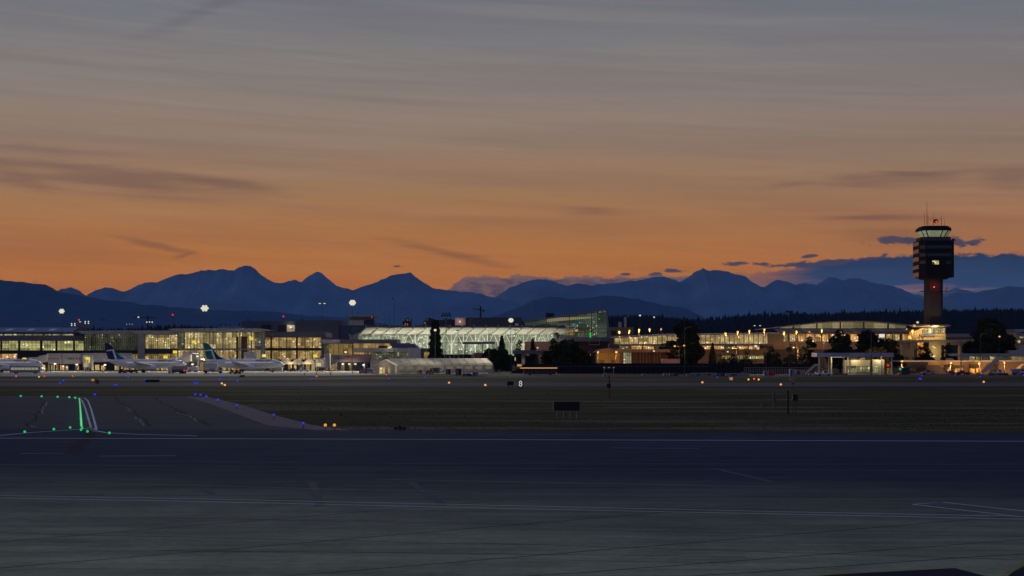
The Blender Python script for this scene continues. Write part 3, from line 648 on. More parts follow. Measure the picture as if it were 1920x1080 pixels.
# curved soffit: high at the front edge, sweeping down and back to the glass
nseg = 8; nx = 24
def cv(t_): return Y+(YB-Y)*t_, zt+(zb-zt)*(1-(1-t_)**1.6)
vs = []
for j in range(nseg+1):
    yy, zz = cv(j/nseg); xa = X(686+(664-686)*(j/nseg)**1.2, yy); xb = X(1078-(30)*(j/nseg), yy)
    for i in range(nx+1): vs.append((xa+(xb-xa)*i/nx, yy, zz))
for j in range(nseg+1):
    yy, zz = cv(j/nseg); xa = X(686+(664-686)*(j/nseg)**1.2, yy); xb = X(1078-(30)*(j/nseg), yy)
    for i in range(nx+1): vs.append((xa+(xb-xa)*i/nx, yy, zz+.35))
n_ = (nseg+1)*(nx+1); fs = []
for j in range(nseg):
    for i in range(nx):
        a = j*(nx+1)+i; fs.append((a, a+1, a+nx+2, a+nx+1)); fs.append((n_+a, n_+a+nx+1, n_+a+nx+2, n_+a+1))
sof.add(vs, fs, True); sof.build('soffit', W_membrane, p)
wall(p, 684, 1052, 610.6, 614, Y-.6, 1.2, W_mauve, 'roof_edge')
wall(p, 700, 1060, 610.2, 611.4, Y+.8, 26, W_dark, 'roof')
MB().prismx([(Y+.8, Z(611, Y)), (YB+1, zb+.6), (YB+1, zb+.4), (Y+.8, Z(614, Y))], xl0, X(1060, Y)).build('roof_skin', W_dark, p)
nodes = [686+22.55*i for i in range(17)]
for k, px in enumerate(nodes):
    r_ = MB(); pts = []
    for j in range(9):
        t_ = j/8; yy, zz = cv(t_); pts.append((X(px-20*t_, yy), yy-.1, zz-.28))
    r_.tube(pts, .27, 5); 
    r_.box(X(px-1, Y), X(px+1, Y), Y-.9, Y-.3, Z(613.5, Y), Z(610.4, Y)+.4)
    r_.build('rib', W_grey, p)
    # branching strut
    b_ = MB(); bx = X(px-20, YB); yb = YB-2.5
    zt2 = Z(627.5, YB); zl = Z(650, YB)
    for s in (-1, 1): b_.tube([(bx, yb, zl), (bx+s*3.0, yb, zt2+.3)], .19, 5)
    b_.tube([(bx, yb, 0), (bx, yb, zt2)], .24, 6); b_.tube([(bx-3.1, yb, zl+2.9), (bx+3.1, yb, zl+2.9)], .12, 4)
    b_.build('strut', W_white, p)
xs = [666+12.62*i for i in range(31)]
for i, (a, b) in enumerate(zip(xs, xs[1:])):
    win(p, a, b-.2, 627.6, 640, YB, L_green, 2, 1, .8, fr=.12, mm=W_grey)
    win(p, a, b-.2, 641, 668, YB, L_green, 3, 3, 1.6, fr=.1, name='lower_window')
wall(p, 664, 1046, 640.1, 640.9, YB-.3, 1.2, W_grey, 'transom'); wall(p, 664, 1046, 668.3, GR, YB, 20, W_dark, 'lower_wall')
wall(p, 655, 672, 628.3, 637, Y+6, 20, W_grey, 'end_block')
wall(p, 1046, 1082, 629.5, GR, YB-1, 20, W_conc, 'end_wall')
nub = MB()
for i in range(12): 
    px = 700+i*30; light('soffit_uplight', (X(px, YB-5), YB-12, Z(648, YB)), 1500, (1, .95, .72), p, .2)
for i in range(33):
    yy, zz = cv(.12 if i % 2 else .5); MB().ball((X(694+i*11.2, yy), yy-.1, zz-.5), .26, 6).build('soffit_lamp', em('lamp_white', (1, .93, .75), .7), p)
# canopy shelter in front of the hall
p = bld('kerb_shelter', 'flat slate-roofed kerbside shelter in front of the green-lit hall', 'shelter', 868, 930, 800)
wall(p, 868, 905, 641, 645.4, 800, 8, W_mauve, 'roof'); wall(p, 905.3, 928, 640.4, 645.2, 799.5, 8, W_slate, 'roof')
for a in (872, 904, 924): wall(p, a, a+1, 645.6, GR, 801, .5, W_frame, 'post')
# dark parking sign wall
Y = 770
p = bld('parkade_sign_wall', 'long near-black wall with a pale letter R on it under the green-lit hall', 'wall', 828, 960, Y)
wall(p, 829, 960, 664.6, GR, Y, 4, pm('near_black_wall', (.02, .016, .02)), 'wall')
for a in (833, 842, 851, 860, 869, 888): wall(p, a, a+.7, 665, 676, Y-.3, .25, W_grey, 'post')
textmesh('R', 2.3, 'letter', W_lgrey, p, Vector((X(844.5, Y), Y-.3, Z(674.3, Y)))-p.location, (R(90), 0, 0))
p = bld('brick_kiosk', 'small reddish kiosk with louvred side behind the end of the long tent', 'kiosk', 884, 905, 760)
wall(p, 888, 905, 661, GR, 760, 8, pm('red_brick', (.28, .12, .10)), 'wall')
lv = MB(); [lv.pb(884, 889.6, 662+i*3.3, 664+i*3.3, 759, 1) for i in range(4)]; lv.build('louvres', W_lgrey, p)
p = bld('red_roof_shed', 'low shed with salmon red roof and white wall right of the tent', 'shed', 900, 952, 745)
wall(p, 903, 953, 675, 680, 745, 12, pm('salmon_roof', (.50, .18, .13)), 'roof'); wall(p, 918, 946, 676.6, 684, 744.6, 6, W_lgrey, 'sign_panel'); wall(p, 905, 950, 684.2, GR, 745.5, 10, W_conc)
# ---- long dark building behind, pink end ----
Y = 905
p = bld('parkade_block', 'long dark slate building with a pinkish end panel on the skyline behind white canopy', 'building', 780, 975, Y)
wall(p, 873.8, 978, 595.3, GR, Y, 50, pm('dark_slate_wall', (.055, .06, .085), .9, 0, .15, .1)); wall(p, 853, 873.6, 595.8, GR, Y-1, 50, W_pink, 'end_wall')
wall(p, 800, 852.8, 600, GR, Y+2, 40, W_dark, 'low_wing')
MB().pb(861, 863.4, 601.5, 604.5, Y-1.6, .5).build('wall_fixture', em('lamp_white', (1, .93, .75), .7), p); light('wall_lamp', (X(862, Y), Y-3.5, Z(603, Y)), 260, (1, .85, .7), p)
wall(p, 966, 972, 606.5, 612, Y-1.5, 1, W_sky, 'roof_hatch')
for a, b, t in [(760, 770, 597.5), (755, 766, 602), (797.5, 813.5, 597.3), (794, 800, 602), (832, 841, 598.5), (838.5, 852, 599.5)]:
    Y = 1900; q = bld('apartment_tower', 'distant dark %s city block with a few orange windows at column %s of the skyline' % ('narrow' if b-a < 11 else 'broad', 'xx'), 'building', a, b, Y, 'city blocks behind the terminal')
    q['label'] = {760: 'distant narrow city tower with orange windows, left of the pair over the canopy', 755: 'distant low dark city block left of a narrow tower with orange windows', 797.5: 'broad dark distant city block above the canopy left of the dark column tree', 794: 'small distant block leaning on the left side of a broad dark city block',
                  832: 'distant city block under the unlit multi-lamp mast', 838.5: 'distant city block with lit windows just left of the pink end panel'}[a]
    wall(q, a, b, t, 640, Y, 25, W_dark); wall(q, a+(b-a)*.3, a+(b-a)*.6, t-1.6, t, Y+4, 8, W_dark, 'roof_plant')
    for k in range(3):
        a2 = random.uniform(a+.8, b-1.8); z2 = t+random.choice((2, 4.5, 7, 9.5)); MB().pb(a2, a2+1.1, z2, z2+1.0, Y-.3, .2).build('lit_window', em('lamp_orange', (1, .42, .12), 1.0), q)
# ---- glass wedge ----
Y = 838
p = bld('wedge_hall', 'big glass wedge hall whose roof climbs to a sharp high corner at the right', 'terminal', 982, 1143, Y)
def ztop(px): return Z(602.5+(px-985)*(581.3-602.5)/(1136-985), Y)
nb = 11; xs = [983+(1137.5-983)*i/nb for i in range(nb+1)]
zlow = Z(632, Y)
for i in range(nb):
    a, b = xs[i], xs[i+1]
    gq = MB().prism([(X(a, Y), zlow), (X(b, Y), zlow), (X(b, Y), ztop(b)-.5), (X(a, Y), ztop(a)-.5)], Y+1.2, Y+1.5).build('window', L_teal, p)
    f = MB()
    for k in range(4): 
        q = a+(b-a)*k/4; r_ = .22 if k == 0 and i % 3 == 0 else .08; f.box(X(q, Y)-r_, X(q, Y)+r_, Y, Y+.3, zlow, ztop(q)-.3)
    for z_ in (609, 616, 623.5): 
        if Z(z_, Y) < ztop(a)-1: f.box(X(a, Y), X(b, Y), Y+.05, Y+.25, Z(z_, Y)-.09, Z(z_, Y)+.09)
    f.build('window_frame', W_frame, gq)
MB().prism([(X(980, Y), ztop(980)-.45), (X(1137, Y), ztop(1137)-.45), (X(1141, Y), ztop(1137)-.2), (X(1136, Y), ztop(1136)+.45), (X(982, Y), ztop(982)+.3)], Y-2.5, Y+34).build('roof', W_mauve, p)
MB().prism([(X(1137.8, Y), 0), (X(1143.5, Y), 0), (X(1143, Y), zlow), (X(1139, Y), ztop(1137)-.5), (X(1136.6, Y), ztop(1137)-.5), (X(1137.8, Y), zlow)], Y-.5, Y+30).build('leaning_end_wall', pm('green_end_glass', (.10, .17, .15), .25, 0, .2, .5, spec=.7), p)
MB().prism([(X(980, Y), ztop(980)-.12), (X(1137, Y), ztop(1137)-.12), (X(1137, Y), ztop(1137)+.12), (X(980, Y), ztop(980)+.12)], Y-2.75, Y-2.52).build('roof_edge_trim', W_lgrey, p)
MB().prism([(X(1024, Y), Z(595.6, Y)), (X(1112, Y), Z(596.2, Y)), (X(1112, Y), Z(594, Y)), (X(1024, Y), Z(604, Y))], Y+.7, Y+.95).build('lit_beam', em('dim_beam', (.5, .42, .22), .45), p)
for a, z_, c in [(1077, 608, 'teal'), (1087.5, 605, 'teal'), (1123.5, 597.8, 'green'), (1113, 603, 'cool')]:
    MB().ball((X(a, Y), Y+.7, Z(z_, Y)), .4).build('coloured_lamp', {'teal': em('lamp_teal', (.0, .45, .6), .8), 'green': em('lamp_green', (0, .6, .18), .8), 'cool': em('lamp_cool', (.5, .6, .35), .6)}[c], p)
for a, b in ((1060, 1075), (1078, 1095), (1098, 1112)): win(p, a, b, 613.5, 629, Y+.3, L_amber if a < 1070 else L_dimhall, 4, 3, .5, fr=.1, name='lower_window')
wall(p, 1044, 1143, 632.2, 640, Y-6, 30, W_mauve, 'podium'); wall(p, 984, 1143, 640.3, GR, Y-3, 30, pm('dark_brown_wall', (.045, .02, .02)), 'lower_wall')
wall(p, 1040, 1044, 613, 632, Y-.3, 1, W_white, 'corner_post')
MB().box(X(1024, Y), X(1040, Y), Y+8, Y+18, Z(600, Y), Z(586.2, Y)).build('roof_plant', W_black, p)
pi_ = MB(); pi_.tube([(X(1104.5, Y-8), Y-8, Z(635, Y-8)), (X(1104.5, Y-8), Y-8, Z(646, Y-8)), (X(1124, Y-8), Y-8, Z(646.5, Y-8)), (X(1124, Y-8), Y-8, Z(635, Y-8))], .15, 4); pi_.build('pipe', W_grey, p)
tag(MB().cyl((X(1107, 800), 800, Z(633, 800)), .42, 2.6, 8).build('green_traffic_light', em('lamp_greenb', (0.01, .7, .06), .7)), 'bright green vertical light in front of the wedge hall', 'signal light')
# ---- machinery building + link ----
Y = 930
p = bld('machinery_building', 'small dim service building with chimneys right of the glass wedge', 'building', 1143, 1188, Y)
wall(p, 1143.5, 1188, 613.5, GR, Y, 14, W_brown); wall(p, 1160.5, 1165.5, 604, 613.3, Y+1, 4, W_grey, 'chimney'); wall(p, 1161, 1168, 601.5, 604, Y+1, 4, W_black, 'chimney_cap'); wall(p, 1171, 1174.6, 594.5, 613.3, Y+1, 4, W_grey, 'chimney'); wall(p, 1146, 1156, 620, 628, Y-.2, .3, W_black, 'opening')
Y = 900
p = bld('glass_link', 'long glazed link bridge with bright square bays and thin pale roof edge', 'terminal', 1143, 1460, Y)
def lz(px): return 632-(px-1143)*.055 if px < 1240 else 626.7-(px-1240)*.012
xs = list(range(1152, 1440, 9))
for i, a in enumerate(xs):
    b = a+9; t = lz(a)+2.0
    win(p, a+.9, b-.4, t, 644.5 if a > 1300 else 645, Y, L_link, 2, 2, 1.4, fr=.1)
    wall(p, a-.5, a+.8, t-.4, 645, Y-.3, .8, W_lgrey, 'column')
rp = [(X(q, Y), Z(lz(q), Y)) for q in (1143, 1240, 1460)]
MB().prism([(x_, z_-.35) for x_, z_ in rp]+[(x_, z_+.2) for x_, z_ in rp[::-1]], Y-3, Y+16).build('roof', pm('pale_roof_edge', (.28, .32, .42)), p)
wall(p, 1160, 1450, 645.3, 647.6, Y-6, 10, W_slate, 'lower_roof'); wall(p, 1160, 1450, 647.9, GR, Y, 12, W_brown, 'lower_wall')
for i in range(12): win(p, 1162+i*22, 1182+i*22, 648.3, 655, Y-.4, L_orange if i % 3 else L_dimhall, 5, 1, .1, fr=.12, name='lower_window')
# kiosk glow right of the dark hedge
# ---- ochre low building ----
Y = 690
p = bld('ochre_building', 'low ochre building with broad brown flat roof, lit glass entrance and timber slat wall', 'building', 1108, 1262, Y)
MB().prism([(X(1115, Y), Z(660.6, Y)), (X(1255, Y), Z(660.6, Y)), (X(1255, Y), Z(655.3, Y)), (X(1180, Y), Z(655.1, Y)), (X(1160, Y), Z(654, Y)), (X(1140, Y), Z(653.2, Y)), (X(1125, Y), Z(655, Y))], Y-4, Y+22).build('roof', W_brown, p)
wall(p, 1121, 1162, 660.9, GR, Y, 16, W_ochre, 'wall'); wall(p, 1162, 1168.6, 660.9, GR, Y-1, 14, W_brown, 'pier'); wall(p, 1184.5, 1250, 660.9, GR, Y, 16, pm('dark_timber', (.085, .045, .035)), 'timber_wall')
win(p, 1169, 1184, 661, 682, Y, lit('entrance_glow', (.45, .42, .22), (.65, .62, .40), .30), 4, 4, .8, fr=.1, name='entrance_glazing')
for a in (1188, 1192, 1200, 1206, 1212, 1218, 1226, 1232, 1238): wall(p, a, a+1.4, 661, 682, Y-.3, .3, W_brown, 'slat')
for a in (1124, 1146): wall(p, a, a+9, 675, 682, Y-.2, .2, pm('ochre_shutter', (.25, .16, .06)), 'shutter')
MB().pb(1140.6, 1143, 644.5, 653.4, Y+4, 1).build('chimney', W_pink, p)
p = bld('flat_roof_pavilion', 'open pavilion with thick slate-grey roof slab on two piers, left of big tree', 'pavilion', 960, 1020, 690)
wall(p, 961, 1018, 656.5, 663.8, 690, 14, W_mauve, 'roof'); wall(p, 978, 984.4, 664, GR, 691, 4, W_conc, 'pier'); wall(p, 1004, 1009.5, 664, GR, 692, 4, W_dark, 'pier'); wall(p, 984.6, 1003.8, 668, GR, 696, 3, W_dark, 'back_wall')
MB().pb(978.4, 983.6, 673.5, 682.5, 690.8, .15).build('notice_board', em('dim_board', (.6, .58, .4), .12), p); MB().pb(965, 967, 670, 676, 695, .3).build('wall_lamp_panel', em('dim_beam2', (.8, .7, .3), .5), p)
MB().pb(970, 978, 683, 687, 695, .3).build('lit_doorway', em('amber_door', (1, .5, .1), .5), p)
# ---- arched international terminal ----
Y = 925
p = bld('arched_terminal', 'international terminal with a long shallow arched roof over a glowing clerestory band', 'terminal', 1440, 1725, Y)
arch = [(1430, 617.2), (1455, 614.8), (1480, 612), (1505, 608.8), (1530, 606.2), (1555, 604.4), (1585, 603.4), (1615, 603.4), (1640, 604.2), (1665, 606.4), (1690, 609.3), (1712, 611.4), (1726, 612.6)]
A = [(X(a, Y), Z(z_, Y)) for a, z_ in arch]
MB().prism([(x_, z_-.1) for x_, z_ in A]+[(x_, z_+.45) for x_, z_ in A[::-1]], Y-4, Y+30).build('arched_roof', pm('arch_rim', (.36, .28, .24)), p)
def az_(px): return interp(arch, px)
for a, b in [(1462, 1487), (1489, 1531), (1533, 1575), (1577, 1619), (1621, 1664), (1667, 1700)]:
    zl_ = 615.2; pts = [(X(a, Y), Z(zl_, Y)), (X(b, Y), Z(zl_, Y))]+[(X(a+(b-a)*k/6, Y), Z(az_(a+(b-a)*k/6)+.6, Y)) for k in range(6, -1, -1)]
    g_ = MB().prism(pts, Y+.8, Y+1).build('clerestory_window', L_arch, p)
    f = MB()
    n2_ = max(6, int((b-a)/2.6))
    for k in range(n2_+1):
        q = a+(b-a)*k/n2_; f.box(X(q, Y)-.05, X(q, Y)+.05, Y+.2, Y+.35, Z(zl_, Y), Z(az_(q)+.4, Y))
    f.box(X(a, Y), X(b, Y), Y+.2, Y+.3, Z(611.5, Y)-.06, Z(611.5, Y)+.06) if a > 1480 and b < 1680 else None
    f.build('window_frame', W_frame, g_)
for c in (1488, 1532, 1576, 1620, 1665.5): wall(p, c-1.2, c+1.2, az_(c)+.3, 616, Y-.6, 2, W_slate, 'rib')
MB().prismx([(Y-22, Z(621.6, Y-22)), (Y-22, Z(622.6, Y-22)), (Y+1, Z(616.4, Y)), (Y+1, Z(615.4, Y))], X(1448, Y), X(1722, Y)).build('front_roof', W_slate, p)
for a in (1500, 1542, 1590, 1640, 1685): MB().prismx([(Y-20, Z(621.3, Y-20)+.15), (Y-20, Z(621.6, Y-20)+.1), (Y-2, Z(616.3, Y)+.1), (Y-2, Z(615.9, Y)+.15)], X(a, Y), X(a+2.5, Y)).build('roof_seam', W_lgrey, p)
YF = Y-14
wall(p, 1436, 1470, 624.2, 642, YF, 10, W_grey, 'blank_wall'); wall(p, 1470, 1725, 622.8, 626.2, YF-2, 12, W_tan, 'beam')
for i, (a, b) in enumerate([(1470, 1478), (1480, 1492), (1496, 1510), (1511, 1528), (1530, 1540), (1542, 1554), (1559, 1575), (1576, 1592), (1594, 1612), (1614, 1630), (1632, 1646), (1648, 1661), (1664, 1673), (1674, 1688), (1692, 1706), (1708, 1720)]):
    win(p, a, b, 626.6, 640.5, YF, L_warm if i in (0, 1, 11, 13) else L_orange, 3, 2, 1.8, fr=.1)
wall(p, 1436, 1725, 640.8, 655, YF-1, 10, W_tan, 'podium'); wall(p, 1436, 1725, 655.3, GR, YF+.3, 10, W_brown, 'lower_wall')
for a in (1493, 1555, 1592.5, 1690): wall(p, a, a+2.6, 622, 655, YF-2.4, 1.2, W_tan, 'column')
MB().pb(1648.5, 1658.5, 624.5, 632.5, YF-.8, .3).build('bright_screen', em('screen_white', (1, .97, .95), .75), p)
MB().prism([(X(1478, YF), Z(648, YF)), (X(1490, YF), Z(648, YF)), (X(1497, YF), Z(656, YF)), (X(1484, YF), Z(656, YF))], YF-3, YF-1.5).build('stair_flight', W_grey, p) if 0 else None
# ---- round roof pavilion below tower ----
Y = 850
p = bld('tower_lobby', 'yellow-lit lobby with a thin disc-like overhanging roof at the foot of the control tower', 'lobby', 1700, 1790, Y)
dv = MB(); cx_, cz_ = X(1752, Y), Z(611.3, Y)
for k in range(1): dv.add([(cx_+11.0*math.cos(2*math.pi*i/28), Y+8+9*math.sin(2*math.pi*i/28), cz_+.15) for i in range(28)]+[(cx_+9.6*math.cos(2*math.pi*i/28), Y+8+8*math.sin(2*math.pi*i/28), cz_+.8) for i in range(28)]+[(cx_+9*math.cos(2*math.pi*i/28), Y+8+8*math.sin(2*math.pi*i/28), cz_-.6) for i in range(28)],
    [tuple(range(28, 56)), tuple(range(83, 55, -1))]+[(i, (i+1) % 28, 28+(i+1) % 28, 28+i) for i in range(28)]+[(56+i, 56+(i+1) % 28, (i+1) % 28, i) for i in range(28)])
dv.build('disc_roof', W_tan, p)
L_lob = lit('lobby_glow', (.65, .48, .14), (.85, .68, .28), .36, 2.6, .4, .3)
for a, b in [(1731, 1739), (1740, 1751), (1752, 1764), (1765, 1773)]: win(p, a, b, 614.4, 625.6, Y+1, L_lob, 3, 2, .9, fr=.1)
MB().prism([(X(1714, Y), Z(622, Y)), (X(1731, Y), Z(615, Y)), (X(1731, Y), Z(635, Y)), (X(1714, Y), Z(635, Y))], Y+1.5, Y+10).build('ramp_wall', W_ochre, p)
wall(p, 1731, 1773, 626, GR, Y+.5, 12, W_ochre, 'wall'); wall(p, 1725, 1754, 626.2, 630.6, Y-.6, .6, W_slate, 'sign_band')
for a, z_ in [(1731, 616), (1740.5, 621.6), (1756.5, 621.5)]: MB().ball((X(a, Y), Y-.4, Z(z_, Y)), .55, 8, .6).build('wall_lamp_globe', em('lamp_warm', (1, .74, .40), .7), p)
light('wall_lamp', (X(1752, Y), Y-5, Z(620, Y)), 2600, (1, .78, .36), p, .2); light('wall_lamp', (X(1722, Y), Y-6, Z(622, Y)), 3500, (1, .72, .3), p, .2)
light('lobby_lamp', (X(1752, Y), Y-1, Z(613.6, Y)), 500, (1, .8, .4), p, .4)
# ---- control tower ----
Y = 862
T = thing('control_tower', 'tall concrete control tower with dark multi-storey drum, glazed cab and antennas', 'control tower', (X(1750, Y), Y, 0))
cx = X(1750, Y); SCL = Y/F
def ogon(hw, ch, z0, z1, mat, name, par=T, dx_=0, hw2=None, hd=None):
    """square plan with cut corners, half width hw, corner cut ch"""
    hd = hd or hw; m = MB(); hw2 = hw2 or hw; k = hw2/hw
    def rg(h, d, c, z): return [(cx+dx_-h+c, Y-d, z), (cx+dx_+h-c, Y-d, z), (cx+dx_+h, Y-d+c, z), (cx+dx_+h, Y+d-c, z), (cx+dx_+h-c, Y+d, z), (cx+dx_-h+c, Y+d, z), (cx+dx_-h, Y+d-c, z), (cx+dx_-h, Y-d+c, z)]
    vs = rg(hw, hd, ch, z0)+rg(hw2, hd*k, ch*k, z1)
    m.add(vs, [tuple(range(7, -1, -1)), tuple(range(8, 16))]+[(i, (i+1) % 8, 8+(i+1) % 8, 8+i) for i in range(8)])
    return m.build(name, mat, par)
zp = lambda py: Z(py, Y-9)
ogon(15.3*SCL, 5.5*SCL, 0, zp(521.5), pm('tower_concrete', (.030, .027, .033), .9, 0, .18, .15), 'shaft')
ogon(22.5*SCL, 6*SCL, zp(522.6), zp(519.2), W_black, 'drum_base')
Wd = pm('drum_cladding', (.011, .009, .016), .6, 0, .2, .3, spec=.08)
dm = ogon(32.8*SCL, 11*SCL, zp(519.2), zp(451), Wd, 'drum')
# sunset light on the drum's west side, painted as pale warm strips
wp = MB()
for t_, u_ in [(453, 459.5), (466.5, 474), (481, 489), (496.5, 503.5), (510, 519)]:
    x0 = cx-33.0*SCL; wp.add([], []); 
    wp.box(x0-.05, x0+.2, Y-21.6*SCL, Y+21*SCL, zp(u_), zp(t_))
wp.build('sunset_glow_strips', pm('painted_sunset_glow', (.40, .26, .18)), dm)
gb = pm('band_glass', (.018, .032, .058), .25, 0, .25, .6, spec=.4)
for t_, u_ in [(459.8, 466), (474.5, 480.8)]:
    b_ = MB(); b_.box(cx-21*SCL, cx+25*SCL, Y-32.9*SCL-.12, Y-32.9*SCL+.3, zp(u_), zp(t_)); o = b_.build('window_band', gb, dm)
    f = MB()
    for k in range(13): f.box(cx+(-21+k*3.83)*SCL-.05, cx+(-21+k*3.83)*SCL+.05, Y-32.9*SCL-.2, Y-32.9*SCL-.12, zp(u_), zp(t_))
    f.build('window_frame', W_frame, o)
for t_, u_ in [(459.8, 466), (474.5, 480.8), (488.5, 494.5)]:
    # cut corner window
    x0, y0 = cx-32.8*SCL, Y-21.8*SCL; x1, y1 = cx-21.8*SCL, Y-32.8*SCL
    def L_(q, off): return (x0+(x1-x0)*q-off*.7, y0+(y1-y0)*q-off*.7)
    a, b, c, d = L_(.12, .1), L_(.88, .1), L_(.88, -.1), L_(.12, -.1)
    MB().add([(*q, z_) for z_ in (zp(u_), zp(t_)) for q in (a, b, c, d)], [(0, 1, 5, 4), (1, 2, 6, 5), (2, 3, 7, 6), (3, 0, 4, 7), (4, 5, 6, 7), (3, 2, 1, 0)]).build('corner_window', pm('corner_glass', (.06, .065, .08), .4, 0, .3, .8, spec=.2), dm)
wl = MB().box(cx-10.5*SCL, cx+1.5*SCL, Y-32.9*SCL-.14, Y-32.9*SCL+.2, zp(495.6), zp(488.6)).build('lit_office_window', lit('office_glow', (.85, .62, .15), (.95, .85, .45), .40, 1.6, .3, .2, 3), dm)
MB().box(cx-10.5*SCL, cx-6.5*SCL, Y-32.9*SCL-.25, Y-32.9*SCL-.14, zp(495.6), zp(491.5)).build('blind', W_dark, wl)
MB().box(cx+14.5*SCL, cx+24*SCL, Y-32.9*SCL-.14, Y-32.9*SCL+.2, zp(495.6), zp(488.6)).build('office_window', gb, dm)
# terrace parapet, walkway kit, cab
ogon(27.5*SCL, 8*SCL, zp(451), zp(443.5), pm('terrace_wall', (.06, .05, .055)), 'terrace_wall')
rl = MB()
for s in (-1, 1):
    for k in range(5): q = cx+s*(28.5+k*1.0)*SCL; rl.box(q-.06, q+.06, Y-31*SCL, Y-31*SCL+.12, zp(451), zp(446.5))
    rl.box(min(cx+s*28*SCL, cx+s*33*SCL), max(cx+s*28*SCL, cx+s*33*SCL), Y-31*SCL, Y-31*SCL+.1, zp(447), zp(446.6))
    rl.box(cx+s*30*SCL-.5, cx+s*30*SCL+.5, Y-26*SCL, Y-22*SCL, zp(451), zp(447))
rl.box(cx-33*SCL, cx+33*SCL, Y-33.4*SCL, Y-33.0*SCL, zp(451.6), zp(450.6)); rl.build('railing', W_black, T)
cb = ogon(20*SCL, 6*SCL, zp(442.6), zp(431.5), lit('cab_glow', (.36, .42, .24), (.46, .50, .30), .30, 30, .0, .1, 30), 'cab_window', hw2=26.5*SCL)
m = MB()
for q in (-1, -.33*0+.52, 1):
    for (xa, xb_) in ((20*q, 26.5*q),):
        m.tube([(cx+xa*SCL*.74, Y-20*SCL-.15, zp(443)), (cx+xb_*SCL*.78, Y-26.5*SCL-.25, zp(431))], .34, 4)
for s in (-1, 1): m.tube([(cx+s*20*SCL, Y-13*SCL, zp(443)), (cx+s*26.7*SCL, Y-18*SCL, zp(431))], .36, 4)
m.build('window_post', W_black, cb)
ogon(28.5*SCL, 8.5*SCL, zp(431.6), zp(427), Wd, 'cab_roof'); ogon(28.5*SCL, 8.5*SCL, zp(427), zp(422.4), Wd, 'roof_upstand', hw2=23.5*SCL)
MB().ball((cx+.5, Y-3, Z(415.5, Y)), 1.15, 10).build('radome_frame', W_black, T)
MB().ball((cx+.5, Y-4.2, Z(417, Y)), .5, 8).build('red_beacon', em('lamp_red', (1, .05, .04), 1.2), T)
a_ = MB(); zr_ = Z(423, Y)
for dx_, t_, r_ in [(-20, 400, .12), (-15.5, 378, .16), (-13.5, 404, .1), (-3.2, 400, .1), (11.5, 405, .16), (17.5, 413, .1)]:
    a_.tube([(cx+dx_*SCL, Y-4, zr_), (cx+dx_*SCL, Y-4, Z(t_, Y))], r_, 4, .05)
a_.box(cx-13*SCL, cx+11*SCL, Y-4.1, Y-3.9, Z(412.2, Y)-.07, Z(412.2, Y)+.07)
a_.tube([(cx-.8, Y-3, zr_), (cx-.8, Y-3, Z(413, Y))], .1, 4); a_.tube([(cx+1.8, Y-3, zr_), (cx+1.8, Y-3, Z(413, Y))], .1, 4)
a_.build('antennas', W_black, T)
bc = MB().box(cx-22.5*SCL, cx+22.5*SCL, Y-18*SCL, Y+18*SCL, zp(545.2), zp(544.2))
for s in (-1, 1):
    for k in (17.5, 20.5): bc.box(cx+s*k*SCL-.1, cx+s*k*SCL+.1, Y-17*SCL, Y-17*SCL+.2, zp(544.2), zp(539.5))
    bc.box(min(cx+s*16*SCL, cx+s*22*SCL), max(cx+s*16*SCL, cx+s*22*SCL), Y-17*SCL, Y-17*SCL+.12, zp(541.6), zp(541.2))
bc.ball((cx+22*SCL, Y-16*SCL, zp(539.5)), .4, 6); bc.build('balcony', W_frame, T)
MB().ball((cx-4*SCL, Y-18.4*SCL-.4, zp(537.6)), .42, 8).build('red_obstruction_lamp', em('lamp_redb', (1, .03, .04), .8), T)
light('red_lamp_glow', (cx-4*SCL, Y-18.4*SCL-1.3, zp(537.6)), 420, (1, .08, .08), T, .2)
# ---- overpass ----
Y = 806
p = bld('overpass', 'tan concrete elevated road deck with railing crossing in front of the tower lobby', 'overpass', 1690, 1990, Y)
MB().prism([(X(1684, Y), Z(638, Y)), (X(1990, Y), Z(634.4, Y)), (X(1990, Y), Z(639.6, Y)), (X(1684, Y), Z(642.2, Y))], Y, Y+12).build('deck', W_tan, p)
wall(p, 1742, 1990, 641.3, 646.8, Y+1.5, 9, W_tan, 'beam')
rl = MB()
for k in range(60): q = 1762+k*3.8; rl.pb(q, q+.4, 631.3, 635.2, Y+.2, .15)
rl.pb(1760, 1990, 630.8, 631.4, Y+.2, .15); rl.build('railing', W_grey, p)
wall(p, 1742.5, 1765, 647, GR, Y+3, 3, W_ochre, 'stair_tower'); wall(p, 1766, 1770, 647, GR, Y+2.8, 1, W_glass, 'stair_glass')
for z_ in (651, 667, 671): MB().tube([(X(1751, Y), Y+2.4, Z(z_-2, Y)), (X(1756, Y), Y+2.4, Z(z_+(1.8 if z_ < 670 else -3.2), Y))], .3, 5).build('tube_lamp', em('lamp_white', (1, .93, .75), .7), p)
light('stair_lamp', (X(1753, Y), Y-2, Z(660, Y)), 900, (1, .85, .42), p, .2)
for a in (1692, 1706, 1800, 1850, 1905): wall(p, a, a+5, 642.4 if a < 1740 else 647, GR, Y+2, 4, W_tan, 'pier')
wall(p, 1690, 1714, 655, 669, Y+1.2, .8, W_ochre, 'lower_wall')
p = bld('far_hangar', 'low far building with pale roof behind the overpass left of the big dark tree', 'shed', 1772, 1815, 900)
wall(p, 1772, 1818, 625.4, 630.6, 900, 20, pm('steel_blue', (.20, .22, .28)), 'roof'); wall(p, 1773, 1817, 630.8, GR, 900.5, 18, W_dark)
p = bld('greenhouse_roof_shed', 'pale blue pitched roof shed at far right edge above overpass', 'shed', 1900, 1990, 900)
